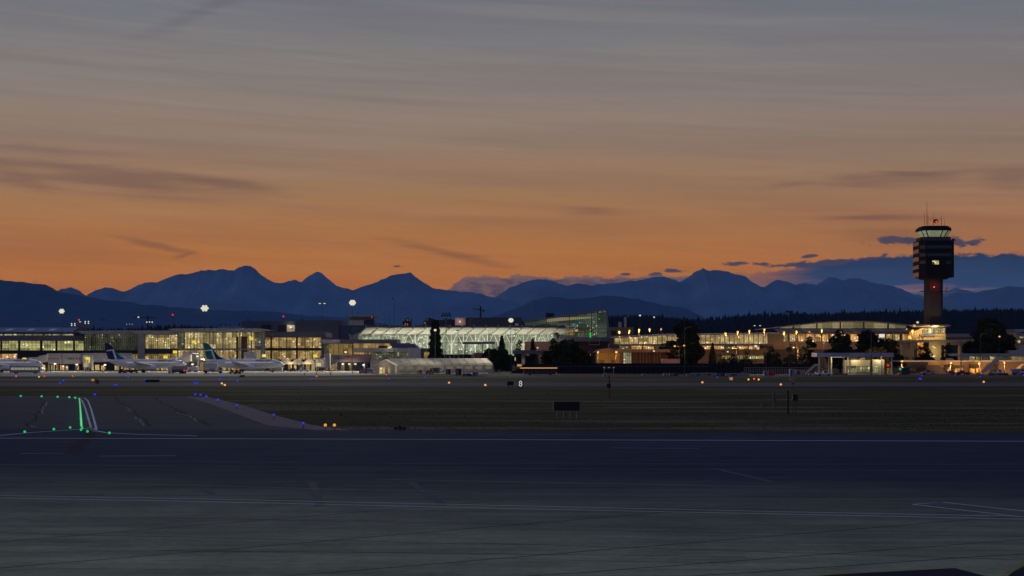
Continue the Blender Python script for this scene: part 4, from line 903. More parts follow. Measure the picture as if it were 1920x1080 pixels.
MB().prism([(X(1900, 900), Z(617.2, 900)), (X(1985, 900), Z(617.2, 900)), (X(1985, 900), Z(624, 900)), (X(1935, 900), Z(618.5, 900)), (X(1909, 900), Z(624, 900))], 900, 920).build('roof', pm('pale_blue_roof2', (.25, .36, .48)), p)
wall(p, 1906, 1985, 624.2, GR, 902, 16, W_grey); win(p, 1912, 1925, 631, 634, 901.6, L_warm, 3, 1, .1)
# ---- right low terminal building ----
Y = 700
p = bld('cargo_office', 'long low cargo office with pale flat roof edge and lit windows at far right', 'building', 1800, 2050, Y)
wall(p, 1801, 2050, 662.8, 667.8, Y-1.5, 24, W_grey, 'fascia')
k = 0
for a in range(1804, 2040, 13): win(p, a, a+12, 668.2, 675.6, Y, L_warm if (k % 3) else L_dimhall, 5, 1, .8, fr=.16); k += 1
wall(p, 1891, 1920, 657, 662.6, Y+3, 5, W_grey, 'roof_unit')
Y = 668
p = bld('cargo_shed', 'long low shed with white roof edge, tan walls and orange lamps at far right', 'shed', 1697, 2050, Y)
wall(p, 1690, 2050, 675.8, 678.4, Y-2, 26, W_lgrey, 'roof_edge'); wall(p, 1740, 1800, 678.6, GR, Y, 20, W_tan, 'wall'); wall(p, 1700, 1740, 679.5, 691, Y-.4, 10, W_dark, 'door'); wall(p, 1800.2, 2050, 678.8, GR, Y+.4, 18, pm('dusty_wall', (.24, .18, .16)), 'wall')
for a, b in ((1771, 1788), (1818, 1836), (1850, 1868)): wall(p, a, b, 683, GR, Y-.2, .5, pm('roller_door', (.09, .075, .08)), 'roller_door')
MB().bbox(X(1780, Y), X(1791, Y), Y+2, Y+6, Z(676, Y), Z(672, Y), .3).build('roof_unit', W_lgrey, p)
MB().prism([(X(1736, Y-5), 0), (X(1736, Y-5), Z(684.5, Y-5)), (X(1760, Y-5), Z(684.5, Y-5)), (X(1782, Y-5), 0)], Y-6, Y-3).build('lean_to', W_dark, p)
# ---- gatehouse with canopy ----
Y = 617
p = bld('security_gatehouse', 'cream gatehouse with lit windows beneath a large flat canopy on slim white columns', 'gatehouse', 1532, 1676, Y)
for a, b, c_ in [(1531.5, 1558, 0), (1558, 1593.5, 1), (1593.5, 1620, 0), (1620, 1652, 1), (1652, 1675.5, 0)]: wall(p, a, b-.15, 661.5, 669.2, Y-1-(.05 if c_ else 0), 11, pm('canopy_mauve', (.42, .38, .45)) if c_ == 0 else pm('canopy_blue', (.30, .30, .42)), 'canopy_fascia')
cmt = pm('cream_column', (.60, .53, .38))
for a, d in [(1535, 0), (1553.2, 0), (1581, 0), (1592.8, 0), (1589, 7), (1634, -.5), (1653, -.5), (1671, 0), (1558, 6)]:
    m = MB().pb(a, a+2.2 if d != -.5 else a+1.4, 669.3, GR, Y+d, .45)
    if a in (1671, 1653): m.prism([(X(a-1, Y), 0), (X(a+4, Y), 0), (X(a+2.6, Y), .9), (X(a+.2, Y), .9)], Y+d-.2, Y+d+.7)
    m.build('column', cmt, p)
wc = pm('cream_wall', (.62, .54, .36))
cm = MB(); n_=7
cm.pb(1586.5, 1632, 675, 686.2, Y+3, 5); cm.pb(1586.5, 1632, 686.3, 702.8, Y+3.6, 4.4); cm.pb(1636, 1658, 674.5, GR, Y+2.4, 5.4); cm.build('wall', wc, p)
L_gate = lit('gate_glow', (.50, .52, .20), (.72, .64, .28), .34, 1.5, .3, .6, 2)
for a, b in [(1590, 1597), (1604, 1617), (1618.5, 1631)]: win(p, a, b, 687, 697.5, Y+3.1, L_gate, 3, 2, .3, fr=.07)
win(p, 1637.5, 1646.5, 686.5, 699.5, Y+2, L_gate, 3, 3, .25, fr=.08, name='door')
wall(p, 1596, 1632, 670.5, 674.6, Y+5, .5, W_frame, 'clerestory_glass'); wall(p, 1612, 1622, 670.5, 674.6, Y+4.8, .2, W_tan, 'vent')
light('canopy_lamp', (X(1560, Y), Y+3, Z(671.5, Y)), 450, (1, .85, .5), p, .3); light('canopy_lamp', (X(1606, Y), Y+.8, Z(671.3, Y)), 500, (1, .85, .5), p, .3); light('canopy_lamp', (X(1650, Y), Y+.8, Z(671.3, Y)), 450, (1, .85, .5), p, .3)
MB().pb(1556, 1585, 669.4, 669.9, Y+3, .2).build('strip_lamp', em('strip_warm', (1, .8, .4), .8), p)
wall(p, 1664, 1670, 690, 702, Y+2, .6, pm('yellow_panel', (.55, .40, .08)), 'yellow_sign'); MB().cyl((X(1667, Y), Y+1.6, Z(684.8, Y)), .55, .2, 12, 'y').build('red_signal', em('lamp_redb2', (1, .04, .04), .5), p)
tag(MB().ball((X(1688, 620), 620, Z(691.8, 620)), .42, 8).build('green_signal_lamp', em('lamp_tealg', (.02, .8, .5), .7)), 'bright blue-green signal lamp right of the gatehouse', 'signal light')
p = bld('steel_container', 'dark upright slatted container right of the green signal lamp', 'container', 1690, 1706, 622)
wall(p, 1691, 1704, 689, GR, 622, 4, W_dark, 'body'); wall(p, 1704.2, 1706, 686, GR, 621, 4, pm('rust_post', (.12, .05, .04)), 'end_post')

# lit doors and service bays along the terminal's ground floor
def lowlit(label_sub, a, b, Y, step, seed, t=683.5, u=694):
    q = [o for o in COL.objects if o.parent is None and label_sub in str(o.get('label', ''))][0]; rnd = random.Random(seed); x = a
    while x < b-3:
        w_ = rnd.uniform(3, step)
        if rnd.random() < .72: win(q, x, min(b, x+w_), t+rnd.uniform(0, 2.5), u, Y, rnd.choice((L_warm2, L_amber, L_orange, L_warm)), 2, 1, .05, fr=.12, name='service_door')
        x += w_+rnd.uniform(1.2, 4)
lowlit('low terminal pier', -40, 155, 790.3, 9, 1); lowlit('dim glass hall under', 158, 258, 784.9, 8, 2, 664, 676); lowlit('dim glass hall under', 158, 258, 784.9, 9, 3); lowlit('two-storey lit gate wing', 271, 332, 782-.1, 9, 4, 680)
lowlit('tall bright two-storey', 334, 488, 771.8, 9, 5, 678); lowlit('wing with grey fascia and two floors', 496, 600, 783.8, 8, 6, 678); lowlit('stepped grey wing', 610, 660, 775.8, 9, 7, 682)
# low bright building beyond the dark barrier
Y = 700; p = bld('low_lit_building', 'low yellow-lit building strip showing between shrubs left of the floodlit mast', 'building', 1352, 1432, Y)
wall(p, 1350, 1434, 664.6, 666.6, Y-1, 10, W_brown, 'roof'); wall(p, 1351, 1433, 673.5, GR, Y, 9, W_brown, 'lower_wall')
for i in range(7): win(p, 1353+i*11.4, 1363.6+i*11.4, 666.8, 673.3, Y, lit('strip_glow', (.62, .56, .14), (.82, .72, .28), .38), 3, 1, .3, fr=.15)

# ================= AIRCRAFT =================
P_white = pm('aircraft_white', (.80, .80, .80), .35, 0, .06, .4, spec=.5)
P_navy = pm('navy_livery', (.012, .02, .085), .35, 0, .1, .4); P_teal = pm('teal_livery', (.0, .17, .17), .35, 0, .1, .4)
P_metal = pm('bare_metal', (.40, .40, .42), .3, .8, .1, 1); P_tyre = pm('tyre_rubber', (.015, .015, .017), .9, 0, .2, 2)
E_white = em('lamp_white', (1, .93, .75), .7); E_warm = em('lamp_warm', (1, .74, .40), .7)
E_red = em('lamp_red', (1, .04, .03), .75); E_orange = em('lamp_orange', (1, .36, .09), .8); E_blue = em('lamp_blue', (.015, .035, 1), .85)
E_green = em('lamp_taxi_green', (.01, .8, .22), .65); E_yel = em('lamp_yellow', (1, .75, .03), .8); E_cab = em('cab_window_glow', (.9, .75, .35), .3)
E_flood = em('flood_white', (1, .95, .70), .72); E_sod = em('sodium_lamp', (1, .52, .10), .85); E_pane = em('cabin_window_glow', (1, .85, .6), .45)
def airliner(label, px, Y, yaw, navytop=False):
    """twin-jet airliner, 33.6 m: local x forward, origin under the wing on the ground"""
    t = thing('airliner', label, 'airplane', (X(px, Y), Y, 0), yaw, 'parked jets')
    zc = 3.9; R_ = 1.9; n = 20
    st = [(16.6, .03, -.45), (16.3, .45, -.42), (15.6, .95, -.32), (14.6, 1.35, -.18), (13.2, 1.7, -.06), (11.4, 1.88, 0), (6, 1.9, 0), (0, 1.9, 0), (-6, 1.9, 0), (-9, 1.78, .12), (-12, 1.35, .5), (-14.5, .85, .95), (-16.4, .35, 1.35), (-17, .12, 1.45)]
    vs = []; fs = []
    for x_, r_, dz_ in st:
        for k in range(n): q = 2*math.pi*k/n; vs.append((x_, r_*math.sin(q), zc+dz_+r_*1.04*math.cos(q)))
    for i in range(len(st)-1):
        for k in range(n): fs.append((i*n+k, i*n+(k+1) % n, (i+1)*n+(k+1) % n, (i+1)*n+k))
    fs.append(tuple(range(n-1, -1, -1))); fs.append(tuple(range((len(st)-1)*n, len(st)*n)))
    fu = MB().add(vs, fs, True).build('fuselage', P_white, t, False)
    # windows both sides, cockpit
    for s in (-1, 1):
        wn_ = MB()
        for k in range(30):
            x_ = 11.2-k*.68; wn_.box(x_-.13, x_+.13, s*1.86-.06, s*1.86+.06, zc+.42, zc+.78)
        wn_.build('window_row', E_pane, fu, False)
    ck = MB()
    for s in (-1, 1): ck.prism([(14.0, zc+1.02), (15.05, zc+.62), (14.9, zc+.35), (13.8, zc+.6)], min(s*.25, s*1.32), max(s*.25, s*1.32))
    ck.build('cockpit_window', W_glass, fu, False)
    for s in (-1, 1):
        w_ = MB(); pl = [(3.2, 1.6, 3.1), (-3.9, 1.6, 3.0), (-4.6, 5.5, 3.45), (-7.4, 17.0, 4.7), (-5.9, 17.0, 4.75)]
        th = [.55, .35, .2, .06, .08]
        top = [(a, s*b, c+h/2) for (a, b, c), h in zip(pl, th)]; bot = [(a, s*b, c-h/2) for (a, b, c), h in zip(pl, th)]
        w_.add(top+bot, [(0, 1, 2, 3, 4), (9, 8, 7, 6, 5)]+[(i, (i+1) % 5, 5+(i+1) % 5, 5+i) for i in range(5)]); wo_ = w_.build('wing', P_white, t, False)
        MB().prism([(-6.0, 4.75), (-7.4, 4.7), (-8.9, 7.2), (-8.3, 7.25)], s*17.0-.06, s*17.0+.06).build('winglet', P_white, wo_, False)
        e = MB(); e.cyl((1.0, s*4.9, 2.15), .92, 2.4, 16, 'x', 1.0); e.cyl((-1.9, s*4.9, 2.15), .55, 2.9, 16, 'x', .98); en = e.build('engine', P_white, t, False)
        MB().cyl((3.35, s*4.9, 2.15), .88, .1, 16, 'x').build('intake', P_navy, en, False)
        MB().prism([(2.6, 3.0), (-3, 3.3), (-2.6, 2.7), (1.6, 2.7)], s*4.9-.12, s*4.9+.12).build('pylon', P_white, en, False)
        h_ = MB(); pl = [(-12.6, .4, 5.0), (-16.4, .4, 5.1), (-18.2, 7.1, 5.9), (-17.0, 7.1, 5.9)]
        h_.add([(a, s*b, c+.1) for a, b, c in pl]+[(a, s*b, c-.1) for a, b, c in pl], [(0, 1, 2, 3), (7, 6, 5, 4)]+[(i, (i+1) % 4, 4+(i+1) % 4, 4+i) for i in range(4)]); h_.build('stabiliser', P_white, t, False)
        g_ = MB(); g_.tube([(-1.6, s*2.7, 3.0), (-1.6, s*2.7, .6)], .14, 6)
        g_.cyl((-1.6, s*2.7-.5, .56), .56, .36, 14, 'y'); g_.cyl((-1.6, s*2.7+.14, .56), .56, .36, 14, 'y'); g_.build('main_gear', P_tyre, t, False)
    g_ = MB(); g_.tube([(11.8, 0, 2.6), (11.9, 0, .4)], .11, 6); g_.cyl((11.9, -.34, .35), .35, .22, 12, 'y'); g_.cyl((11.9, .12, .35), .35, .22, 12, 'y'); g_.build('nose_gear', P_tyre, t, False)
    # fin: lower leading part navy, upper teal, white diagonal stripe
    A_ = (-9.2, 5.9); B_ = (-16.2, 12.6); C_ = (-18.6, 12.6); D_ = (-16.4, 5.55); E_ = (-8.0, 5.72)
    fin = MB().prism([E_, (-11.2, 6.9), (-15.9, 12.7), (-18.1, 12.7), (-16.3, 5.4)], -.16, .16).build('tail_fin', P_teal if not navytop else P_navy, t, False)
    for s in (-1, 1):
        y0, y1 = (s*.165, s*.19) if s > 0 else (s*.19, s*.165)
        MB().prism([(-8.1, 5.75), (-11.1, 6.85), (-14.1, 10.45), (-12.2, 5.62)], y0, y1).build('tail_stripe', P_navy if not navytop else P_teal, fin, False)
        y0, y1 = (s*.2, s*.22) if s > 0 else (s*.22, s*.2)
        MB().prism([(-12.5, 5.6), (-14.05, 10.1), (-17.05, 9.7), (-16.9, 9.25), (-14.6, 9.5), (-13.4, 5.58)], y0, y1).build('tail_chevron', P_white, fin, False)
    textmesh('WESTJET', 1.75, 'lettering', P_navy, fu, (7.6, -1.80, zc+.78), (R(90-24), 0, 0), .02, .15)
    MB().ball((-.5, 0, zc+2.05), .16, 6).build('beacon', E_red, fu, False)
    return t
airliner('jet with navy tail and white chevron, facing right, left of the other tail', 276, 688, R(18), True)
airliner('jet with teal tail in front of the tall bright glass hall', 460, 690, R(15))
airliner('jet at the far left edge of the picture, only its nose half in view', 8, 700, R(6), True)
# ================= VEHICLES =================
V_white = pm('vehicle_white', (.55, .55, .56), .4, 0, .1, .7); V_red = pm('vehicle_red', (.42, .03, .02), .4, 0, .15, .7); V_dark = pm('vehicle_dark', (.03, .03, .036), .4, 0, .2, .7)
V_silver = pm('vehicle_silver', (.22, .22, .25), .35, .5, .1, .7); V_yellow = pm('vehicle_yellow', (.55, .38, .03), .5, 0, .15, .7); V_tan = pm('vehicle_tan', (.34, .22, .10), .8, 0, .2, .7); V_blue = pm('vehicle_blue', (.16, .22, .34), .5, 0, .15, .7)
def wheels(t, xs_, w_, r=.38):
    for x_ in xs_:
        for s in (-1, 1):
            y0 = s*w_/2-(.24 if s > 0 else 0); m = MB().cyl((x_, y0, r), r, .24, 14, 'y').build('wheel', P_tyre, t, False)
def lampset(t, xr, w_, z=.8, mat=None, name='tail_light', r=.11):
    for s in (-1, 1): MB().ball((xr, s*w_*.4, z), r, 6).build(name, mat or E_red, t, False)
def veh(kind, label, px, py, yaw=0, col=None, group=None, cat=None):
    Y = GY(py); col = col or V_white
    t = thing(kind, label, cat or kind.replace('_', ' '), (X(px, Y), Y, 0), yaw, group)
    if kind == 'pickup_truck':
        MB().bbox(-2.7, 2.7, -.98, .98, .42, 1.05, .14).build('body', col, t, False); c = MB(); c.prism([(-.4, 1.04), (1.5, 1.04), (.9, 1.8), (-.25, 1.8)], -.85, .85); c.build('cab', col, t, False)
        w_ = MB(); w_.prism([(-.25, 1.12), (1.28, 1.12), (.82, 1.7), (-.15, 1.7)], -.88, -.86); w_.prism([(-.25, 1.12), (1.28, 1.12), (.82, 1.7), (-.15, 1.7)], .86, .88); w_.build('cab_window', W_glass, t, False)
        wheels(t, (-1.7, 1.75), 1.96); lampset(t, -2.72, 1.9); lampset(t, 2.72, 1.9, .8, E_warm, 'headlight', .09)
    elif kind == 'stair_truck':
        MB().bbox(-3.0, 2.9, -1.05, 1.05, .5, 1.0, .14).build('body', col, t, False); MB().prism([(1.0, 1.0), (2.75, 1.0), (2.3, 2.0), (1.2, 2.0)], -.95, .95).build('cab', col, t, False)
        w_ = MB(); [w_.prism([(1.15, 1.25), (2.55, 1.25), (2.25, 1.85), (1.3, 1.85)], a, a+.02) for a in (-.97, .95)]; w_.build('cab_window', W_glass, t, False)
        s_ = MB(); s_.prism([(-4.9, .5), (-4.6, .5), (1.3, 5.6), (3.2, 5.6), (3.2, 6.9), (1.0, 6.9), (-4.9, 1.6)], -1.0, -.9); s_.prism([(-4.9, .5), (-4.6, .5), (1.3, 5.6), (3.2, 5.6), (3.2, 6.9), (1.0, 6.9), (-4.9, 1.6)], .9, 1.0)
        for k in range(16): s_.box(-4.7+k*.38, -4.35+k*.38, -.9, .9, .55+k*.325, .62+k*.325)
        s_.box(1.2, 3.2, -.9, .9, 5.6, 5.7); s_.build('boarding_stairs', W_lgrey, t, False)
        l_ = MB(); [l_.tube([(a, b, 1.0), (a+1.2, b, 5.4)], .09, 4) for a in (0.6,) for b in (-.7, .7)]; [l_.tube([(-1.5, b, 1.0), (-1.5, b, 3.1)], .09, 4) for b in (-.7, .7)]; l_.build('lift_frame', V_dark, t, False)
        wheels(t, (-1.9, 2.0), 2.1, .45); lampset(t, -3.02, 1.9); lampset(t, 2.92, 1.9, .8, E_warm, 'headlight', .09)
    elif kind in ('box_truck', 'van'):
        L = 7.2 if kind == 'box_truck' else 5.2; h = 3.4 if kind == 'box_truck' else 2.3
        MB().bbox(-L/2, L/2-1.9, -1.15, 1.15, .65, h, .08).build('cargo_box', col, t, False)
        MB().prism([(L/2-1.85, .5), (L/2, .5), (L/2, 1.3), (L/2-.35, min(h, 2.4)), (L/2-1.85, min(h, 2.4))], -1.05, 1.05).build('cab', V_white, t, False)
        w_ = MB(); w_.prism([(L/2-1.5, 1.4), (L/2-.15, 1.4), (L/2-.42, 2.15), (L/2-1.5, 2.15)], -1.08, -1.055); w_.build('cab_window', W_glass, t, False)
        wheels(t, (-L/2+1.4, L/2-1), 2.2, .45); lampset(t, -L/2-.02, 2.1, .9); lampset(t, L/2+.02, 2.0, .8, E_warm, 'headlight', .1)
    elif kind == 'tanker':
        MB().bbox(-4.4, 2.2, -1.0, 1.0, .6, .95, .05).build('chassis', V_dark, t, False)
        MB().cyl((-4.2, 0, 2.0), 1.18, 6.2, 18, 'x').build('tank', col, t, False); MB().prism([(2.4, .5), (4.4, .5), (4.4, 1.5), (4.1, 2.7), (2.4, 2.7)], -1.1, 1.1).build('cab', V_white, t, False)
        MB().prism([(2.9, 1.6), (4.2, 1.6), (4.0, 2.5), (2.9, 2.5)], -1.13, -1.105).build('cab_window', W_glass, t, False)
        wheels(t, (-3.2, -2.1, 3.4), 2.2, .5); lampset(t, -4.45, 2.6, 1.3, E_red, 'tail_light', .28); MB().ball((-1, 0, 3.3), .2, 6).build('beacon', E_red, t, False)
    elif kind == 'tug':
        MB().bbox(-1.5, 1.5, -.8, .8, .3, .95, .1).build('body', col, t, False); MB().prism([(-.9, .95), (.3, .95), (.1, 1.75), (-.8, 1.75)], -.65, .65).build('cab', V_dark, t, False)
        wheels(t, (-.95, .95), 1.6, .33); MB().ball((-.3, 0, 1.9), .14, 6).build('beacon', E_orange, t, False); lampset(t, 1.52, 1.4, .7, E_warm, 'headlight', .1)
    elif kind == 'baggage_cart':
        MB().box(-1.5, 1.5, -.75, .75, .4, .5).build('bed', V_silver, t, False); c = MB()
        for a in (-1.45, 1.4):
            for b in (-.72, .67): c.box(a, a+.05, b, b+.05, .5, 1.9)
        c.box(-1.5, 1.5, -.75, .75, 1.9, 1.96); c.build('canopy', col, t, False)
        MB().bbox(-1.3, 1.2, -.6, .6, .5, 1.45, .12).build('luggage_load', V_dark, t, False); wheels(t, (-1.0, 1.0), 1.4, .22)
    elif kind == 'belt_loader':
        MB().bbox(-2.4, 2.2, -.8, .8, .35, .95, .1).build('body', col, t, False)
        MB().prism([(-3.6, .9), (-3.4, 1.1), (3.6, 3.1), (3.6, 2.85)], -.45, .45).build('conveyor', V_dark, t, False); MB().prism([(1.0, .95), (1.8, .95), (1.7, 2.0), (1.05, 2.0)], .1, .8).build('cab', V_white, t, False)
        wheels(t, (-1.6, 1.5), 1.7, .35); lampset(t, 2.25, 1.4, .7, E_warm, 'headlight', .1)
    elif kind == 'cargo_container':
        MB().bbox(-1.6, 1.6, -.8, .8, .45, 2.1, .12).build('shell', col, t, False); MB().box(-1.7, 1.7, -.85, .85, .22, .42).build('dolly', V_dark, t, False); wheels(t, (-1.2, 1.2), 1.6, .2)
        MB().box(-1.2, 1.2, -.83, -.805, .7, 1.9).build('door', V_silver, t, False)
    elif kind == 'fire_truck':
        MB().bbox(-4.6, 2.4, -1.25, 1.25, .8, 3.0, .12).build('body', col, t, False); MB().prism([(2.45, .7), (4.6, .7), (4.6, 1.8), (4.2, 3.0), (2.45, 3.0)], -1.2, 1.2).build('cab', col, t, False)
        MB().prism([(3.0, 1.8), (4.4, 1.8), (4.1, 2.75), (3.0, 2.75)], -1.23, -1.205).build('cab_window', W_glass, t, False)
        b_ = MB(); [b_.ball((-4.2+k*.62, -1.0, 3.2), .17, 6) for k in range(11)]; b_.build('light_bar', E_orange, t, False)
        wheels(t, (-3, 3.2), 2.4, .6); lampset(t, -4.65, 2.3, 1.2, E_red, 'tail_light', .2); lampset(t, 4.65, 2.1, 1.1, E_warm, 'headlight', .14)
    elif kind == 'bus':
        MB().bbox(-6.2, 6.2, -1.27, 1.27, .4, 3.0, .16).build('body', col, t, False)
        for k in range(8): MB().box(-5.6+k*1.42, -4.4+k*1.42, -1.30, -1.28, 1.5, 2.5).build('window', E_cab if col != V_dark else W_glass, t, False)
        wheels(t, (-3.8, 4.0), 2.5, .5); lampset(t, 6.25, 2.2, .8, E_warm, 'headlight', .14); lampset(t, -6.25, 2.2, .9)
    elif kind == 'catering_truck':
        MB().bbox(-4.2, 1.8, -1.2, 1.2, 1.9, 4.1, .1).build('cargo_box', col, t, False); MB().bbox(-4.2, 3.8, -1.1, 1.1, .6, .95, .05).build('chassis', V_dark, t, False)
        s_ = MB(); [s_.tube([(-3.4, b, .9), (1.2, b, 2.0)], .1, 4) or s_.tube([(1.2, b, .9), (-3.4, b, 2.0)], .1, 4) for b in (-.9, .9)]; s_.build('scissor_lift', V_silver, t, False)
        MB().prism([(2.1, .6), (3.9, .6), (3.9, 1.5), (3.6, 2.4), (2.1, 2.4)], -1.1, 1.1).build('cab', V_white, t, False); MB().prism([(2.6, 1.5), (3.75, 1.5), (3.5, 2.25), (2.6, 2.25)], -1.13, -1.105).build('cab_window', W_glass, t, False)
        wheels(t, (-3, 2.9), 2.2, .48); lampset(t, -4.25, 2.0, 1.0); lampset(t, 3.95, 1.9, .9, E_warm, 'headlight', .12)
    elif kind == 'car':
        MB().bbox(-2.2, 2.2, -.88, .88, .3, .85, .16).build('body', col, t, False); MB().prism([(-1.7, .85), (1.2, .85), (.5, 1.45), (-1.2, 1.45)], -.75, .75).build('cabin', col, t, False)
        w_ = MB(); [w_.prism([(-1.45, .92), (.95, .92), (.4, 1.37), (-1.1, 1.37)], a, a+.02) for a in (-.78, .76)]; w_.build('cabin_window', W_glass, t, False)
        wheels(t, (-1.35, 1.4), 1.76, .32); lampset(t, -2.22, 1.7, .65, E_red, 'tail_light', .12); lampset(t, 2.22, 1.7, .6, E_warm, 'headlight', .1)
    return t
V = veh
V('bus', 'long pale blue-white apron bus in front of the leftmost jet', 48, 700.5, 0, V_blue)
V('tanker', 'silver fuel tanker with red tail lights parked under the nose of the navy-tailed jet', 333, 700.5, R(150), V_silver)
V('catering_truck', 'white high-lift truck with orange light row beside the teal-tailed jet', 400, 700.0, R(5), V_white)
V('tug', 'red tug with orange beacon under the belly of the teal-tailed jet', 446, 701.5, R(0), V_red); V('tug', 'second red-lit low tug left of the red one', 437, 701, R(0), V_yellow)
V('tug', 'small dark tug under the tail of the navy-tailed jet', 229, 699.5, R(0), V_dark); V('baggage_cart', 'baggage cart hitched right behind the small dark tug', 240, 699.5, 0, V_silver)
V('baggage_cart', 'baggage cart under the wing of the navy-tailed jet', 252, 699.5, 0, V_dark, 'baggage carts by the jets')
V('van', 'white van between the two jets under the walkway', 362, 697.5, R(170), V_white)
V('cargo_container', 'red and silver cargo container nose-side of the teal-tailed jet', 513, 697, 0, V_red, 'cargo containers')
V('cargo_container', 'pale cargo container right of the red one near teal-tailed jet', 523, 697, 0, V_white, 'cargo containers')
V('baggage_cart', 'baggage cart under the small white marquee, left of pair', 536, 696.5, 0, V_red, 'baggage carts by the jets')
V('baggage_cart', 'baggage cart under the small white marquee, right of pair', 549, 696.5, 0, V_silver, 'baggage carts by the jets')
V('belt_loader', 'belt loader with dark raised conveyor right of the marquee carts', 570, 697, R(180), V_white)
V('box_truck', 'white box truck seen below the lit dock right of the jet bridge cab', 655, 694, R(180), V_white)
V('cargo_container', 'dark red container on dolly left of the gabled tent', 681, 700.5, 0, V_red, 'cargo containers')
V('cargo_container', 'grey white container on dolly beside the dark red one', 693, 700.5, 0, V_white, 'cargo containers')
V('belt_loader', 'belt loader with conveyor pointing at the gabled tent', 722, 698, R(160), V_yellow)
V('tug', 'yellow apron tug left of the gabled tent', 708, 700.2, R(20), V_yellow)
V('car', 'dark car with glowing tail lights on the road before the long tent', 787, 701, R(100), V_dark, 'cars in front of the long tent')
V('car', 'car with bright white headlight before the long tent', 806, 701.5, R(-60), V_dark, 'cars in front of the long tent')
V('van', 'dark van with red tail lights behind the car with bright headlight', 820, 699.5, R(80), V_dark)
V('bus', 'dark long bus with amber light strip along its roof in front of dark barrier', 1012, 703.5, 0, V_dark)
Yb = GY(703.5)
st_ = MB(); st_.box(X(975, Yb-1.4), X(1045, Yb-1.4), Yb-1.42, Yb-1.30, 2.62, 2.86); so = st_.build('light_strip', em('amber_strip', (1, .45, .12), .9)); so.parent = [o for o in COL.objects if o.get('label', '').startswith('dark long bus')][0]; so.location = -so.parent.location
q = thing('roadside_panel', 'long salmon-lit low panel trailer above the dark barrier left of a curved lamp', 'trailer', (X(1257, 672), 672, 0)); MB().bbox(X(1241, 672), X(1275, 672), 672, 674.4, Z(681.2, 672), Z(673, 672), .15).build('box_body', pm('salmon_panel', (.55, .30, .22), .7, 0, .1), q); MB().box(X(1252.5, 672), X(1274, 672), 671.95, 671.99, Z(674.9, 672), Z(674.1, 672)).build('dark_stripe', pm('maroon_stripe', (.12, .02, .02)), q); MB().box(X(1242, 672), X(1274, 672), 672.3, 674, .3, Z(681.3, 672)).build('chassis', V_dark, q); light('panel_lamp', (X(1262, 669), 668.6, 8.4), 160, (1, .55, .25), q, .1)
V('pickup_truck', 'white pickup truck in front of the mobile stairs left of the gatehouse', 1545, 704.2, 0, V_white, 'pickup trucks')
V('stair_truck', 'mobile boarding stairs truck just left of the gatehouse canopy', 1525, 703.4, 0, V_white, 'boarding stairs').scale = (.62, .8, .62)
V('stair_truck', 'mobile boarding stairs truck rising above the vehicles at far right', 1865, 702, 0, V_white, 'boarding stairs')
V('stair_truck', 'orange-lit boarding stairs nearest the right edge', 1914, 700.5, 0, V_yellow, 'boarding stairs').scale = (.6, .8, .6)
V('stair_truck', 'orange-lit boarding stairs between two other stair trucks at right', 1895, 699.5, 0, V_yellow, 'boarding stairs').scale = (.6, .8, .6)
V('pickup_truck', 'dark pickup with reflective nose right of the steel container', 1741, 702.5, R(180), V_silver, 'pickup trucks')
V('tug', 'small dark red tug left of the orange-lit containers', 1784, 702.5, 0, V_red)
V('pickup_truck', 'dark pickup seen between the orange-lit containers', 1806, 702.8, R(180), V_dark, 'pickup trucks')
V('box_truck', 'dark box truck behind the small dark red tug', 1790, 700, R(180), V_dark)
for a, s_ in [(1798, 'left'), (1822, 'middle'), (1832, 'right')]: V('cargo_container', '%s one of three pale orange-lit containers at right' % {'left': 'leftmost', 'middle': 'middle', 'right': 'rightmost'}[s_], a, 700.5, R(90 if a > 1800 else 0), V_tan, 'orange-lit containers')
V('belt_loader', 'belt loader with raised conveyor left of orange-lit containers', 1790, 699, R(0), V_white)
V('van', 'dark blue van near the right edge in front of the stairs', 1908, 702.5, 0, V_blue)
def crate(label, a, b, t, u, mat, cat='container', name='utility_container'):
    Y = GY(u)-.0; q = thing(name, label, cat, (X((a+b)/2, Y), Y, 0), 0, 'boxes along the service road')
    x0, x1, z1 = X(a, Y), X(b, Y), Z(t, Y); MB().bbox(x0, x1, Y, Y+2.4, .12, z1, .08).build('shell', mat, q)
    s_ = MB(); s_.box(x0+.1, x0+.4, Y+.1, Y+2.3, 0, .12); s_.box(x1-.4, x1-.1, Y+.1, Y+2.3, 0, .12); s_.build('skid', V_dark, q)
    MB().box(x0+(x1-x0)*.2, x0+(x1-x0)*.45, Y-.04, Y-.005, .3, z1-.3).build('door', V_dark if mat != V_dark else V_silver, q)
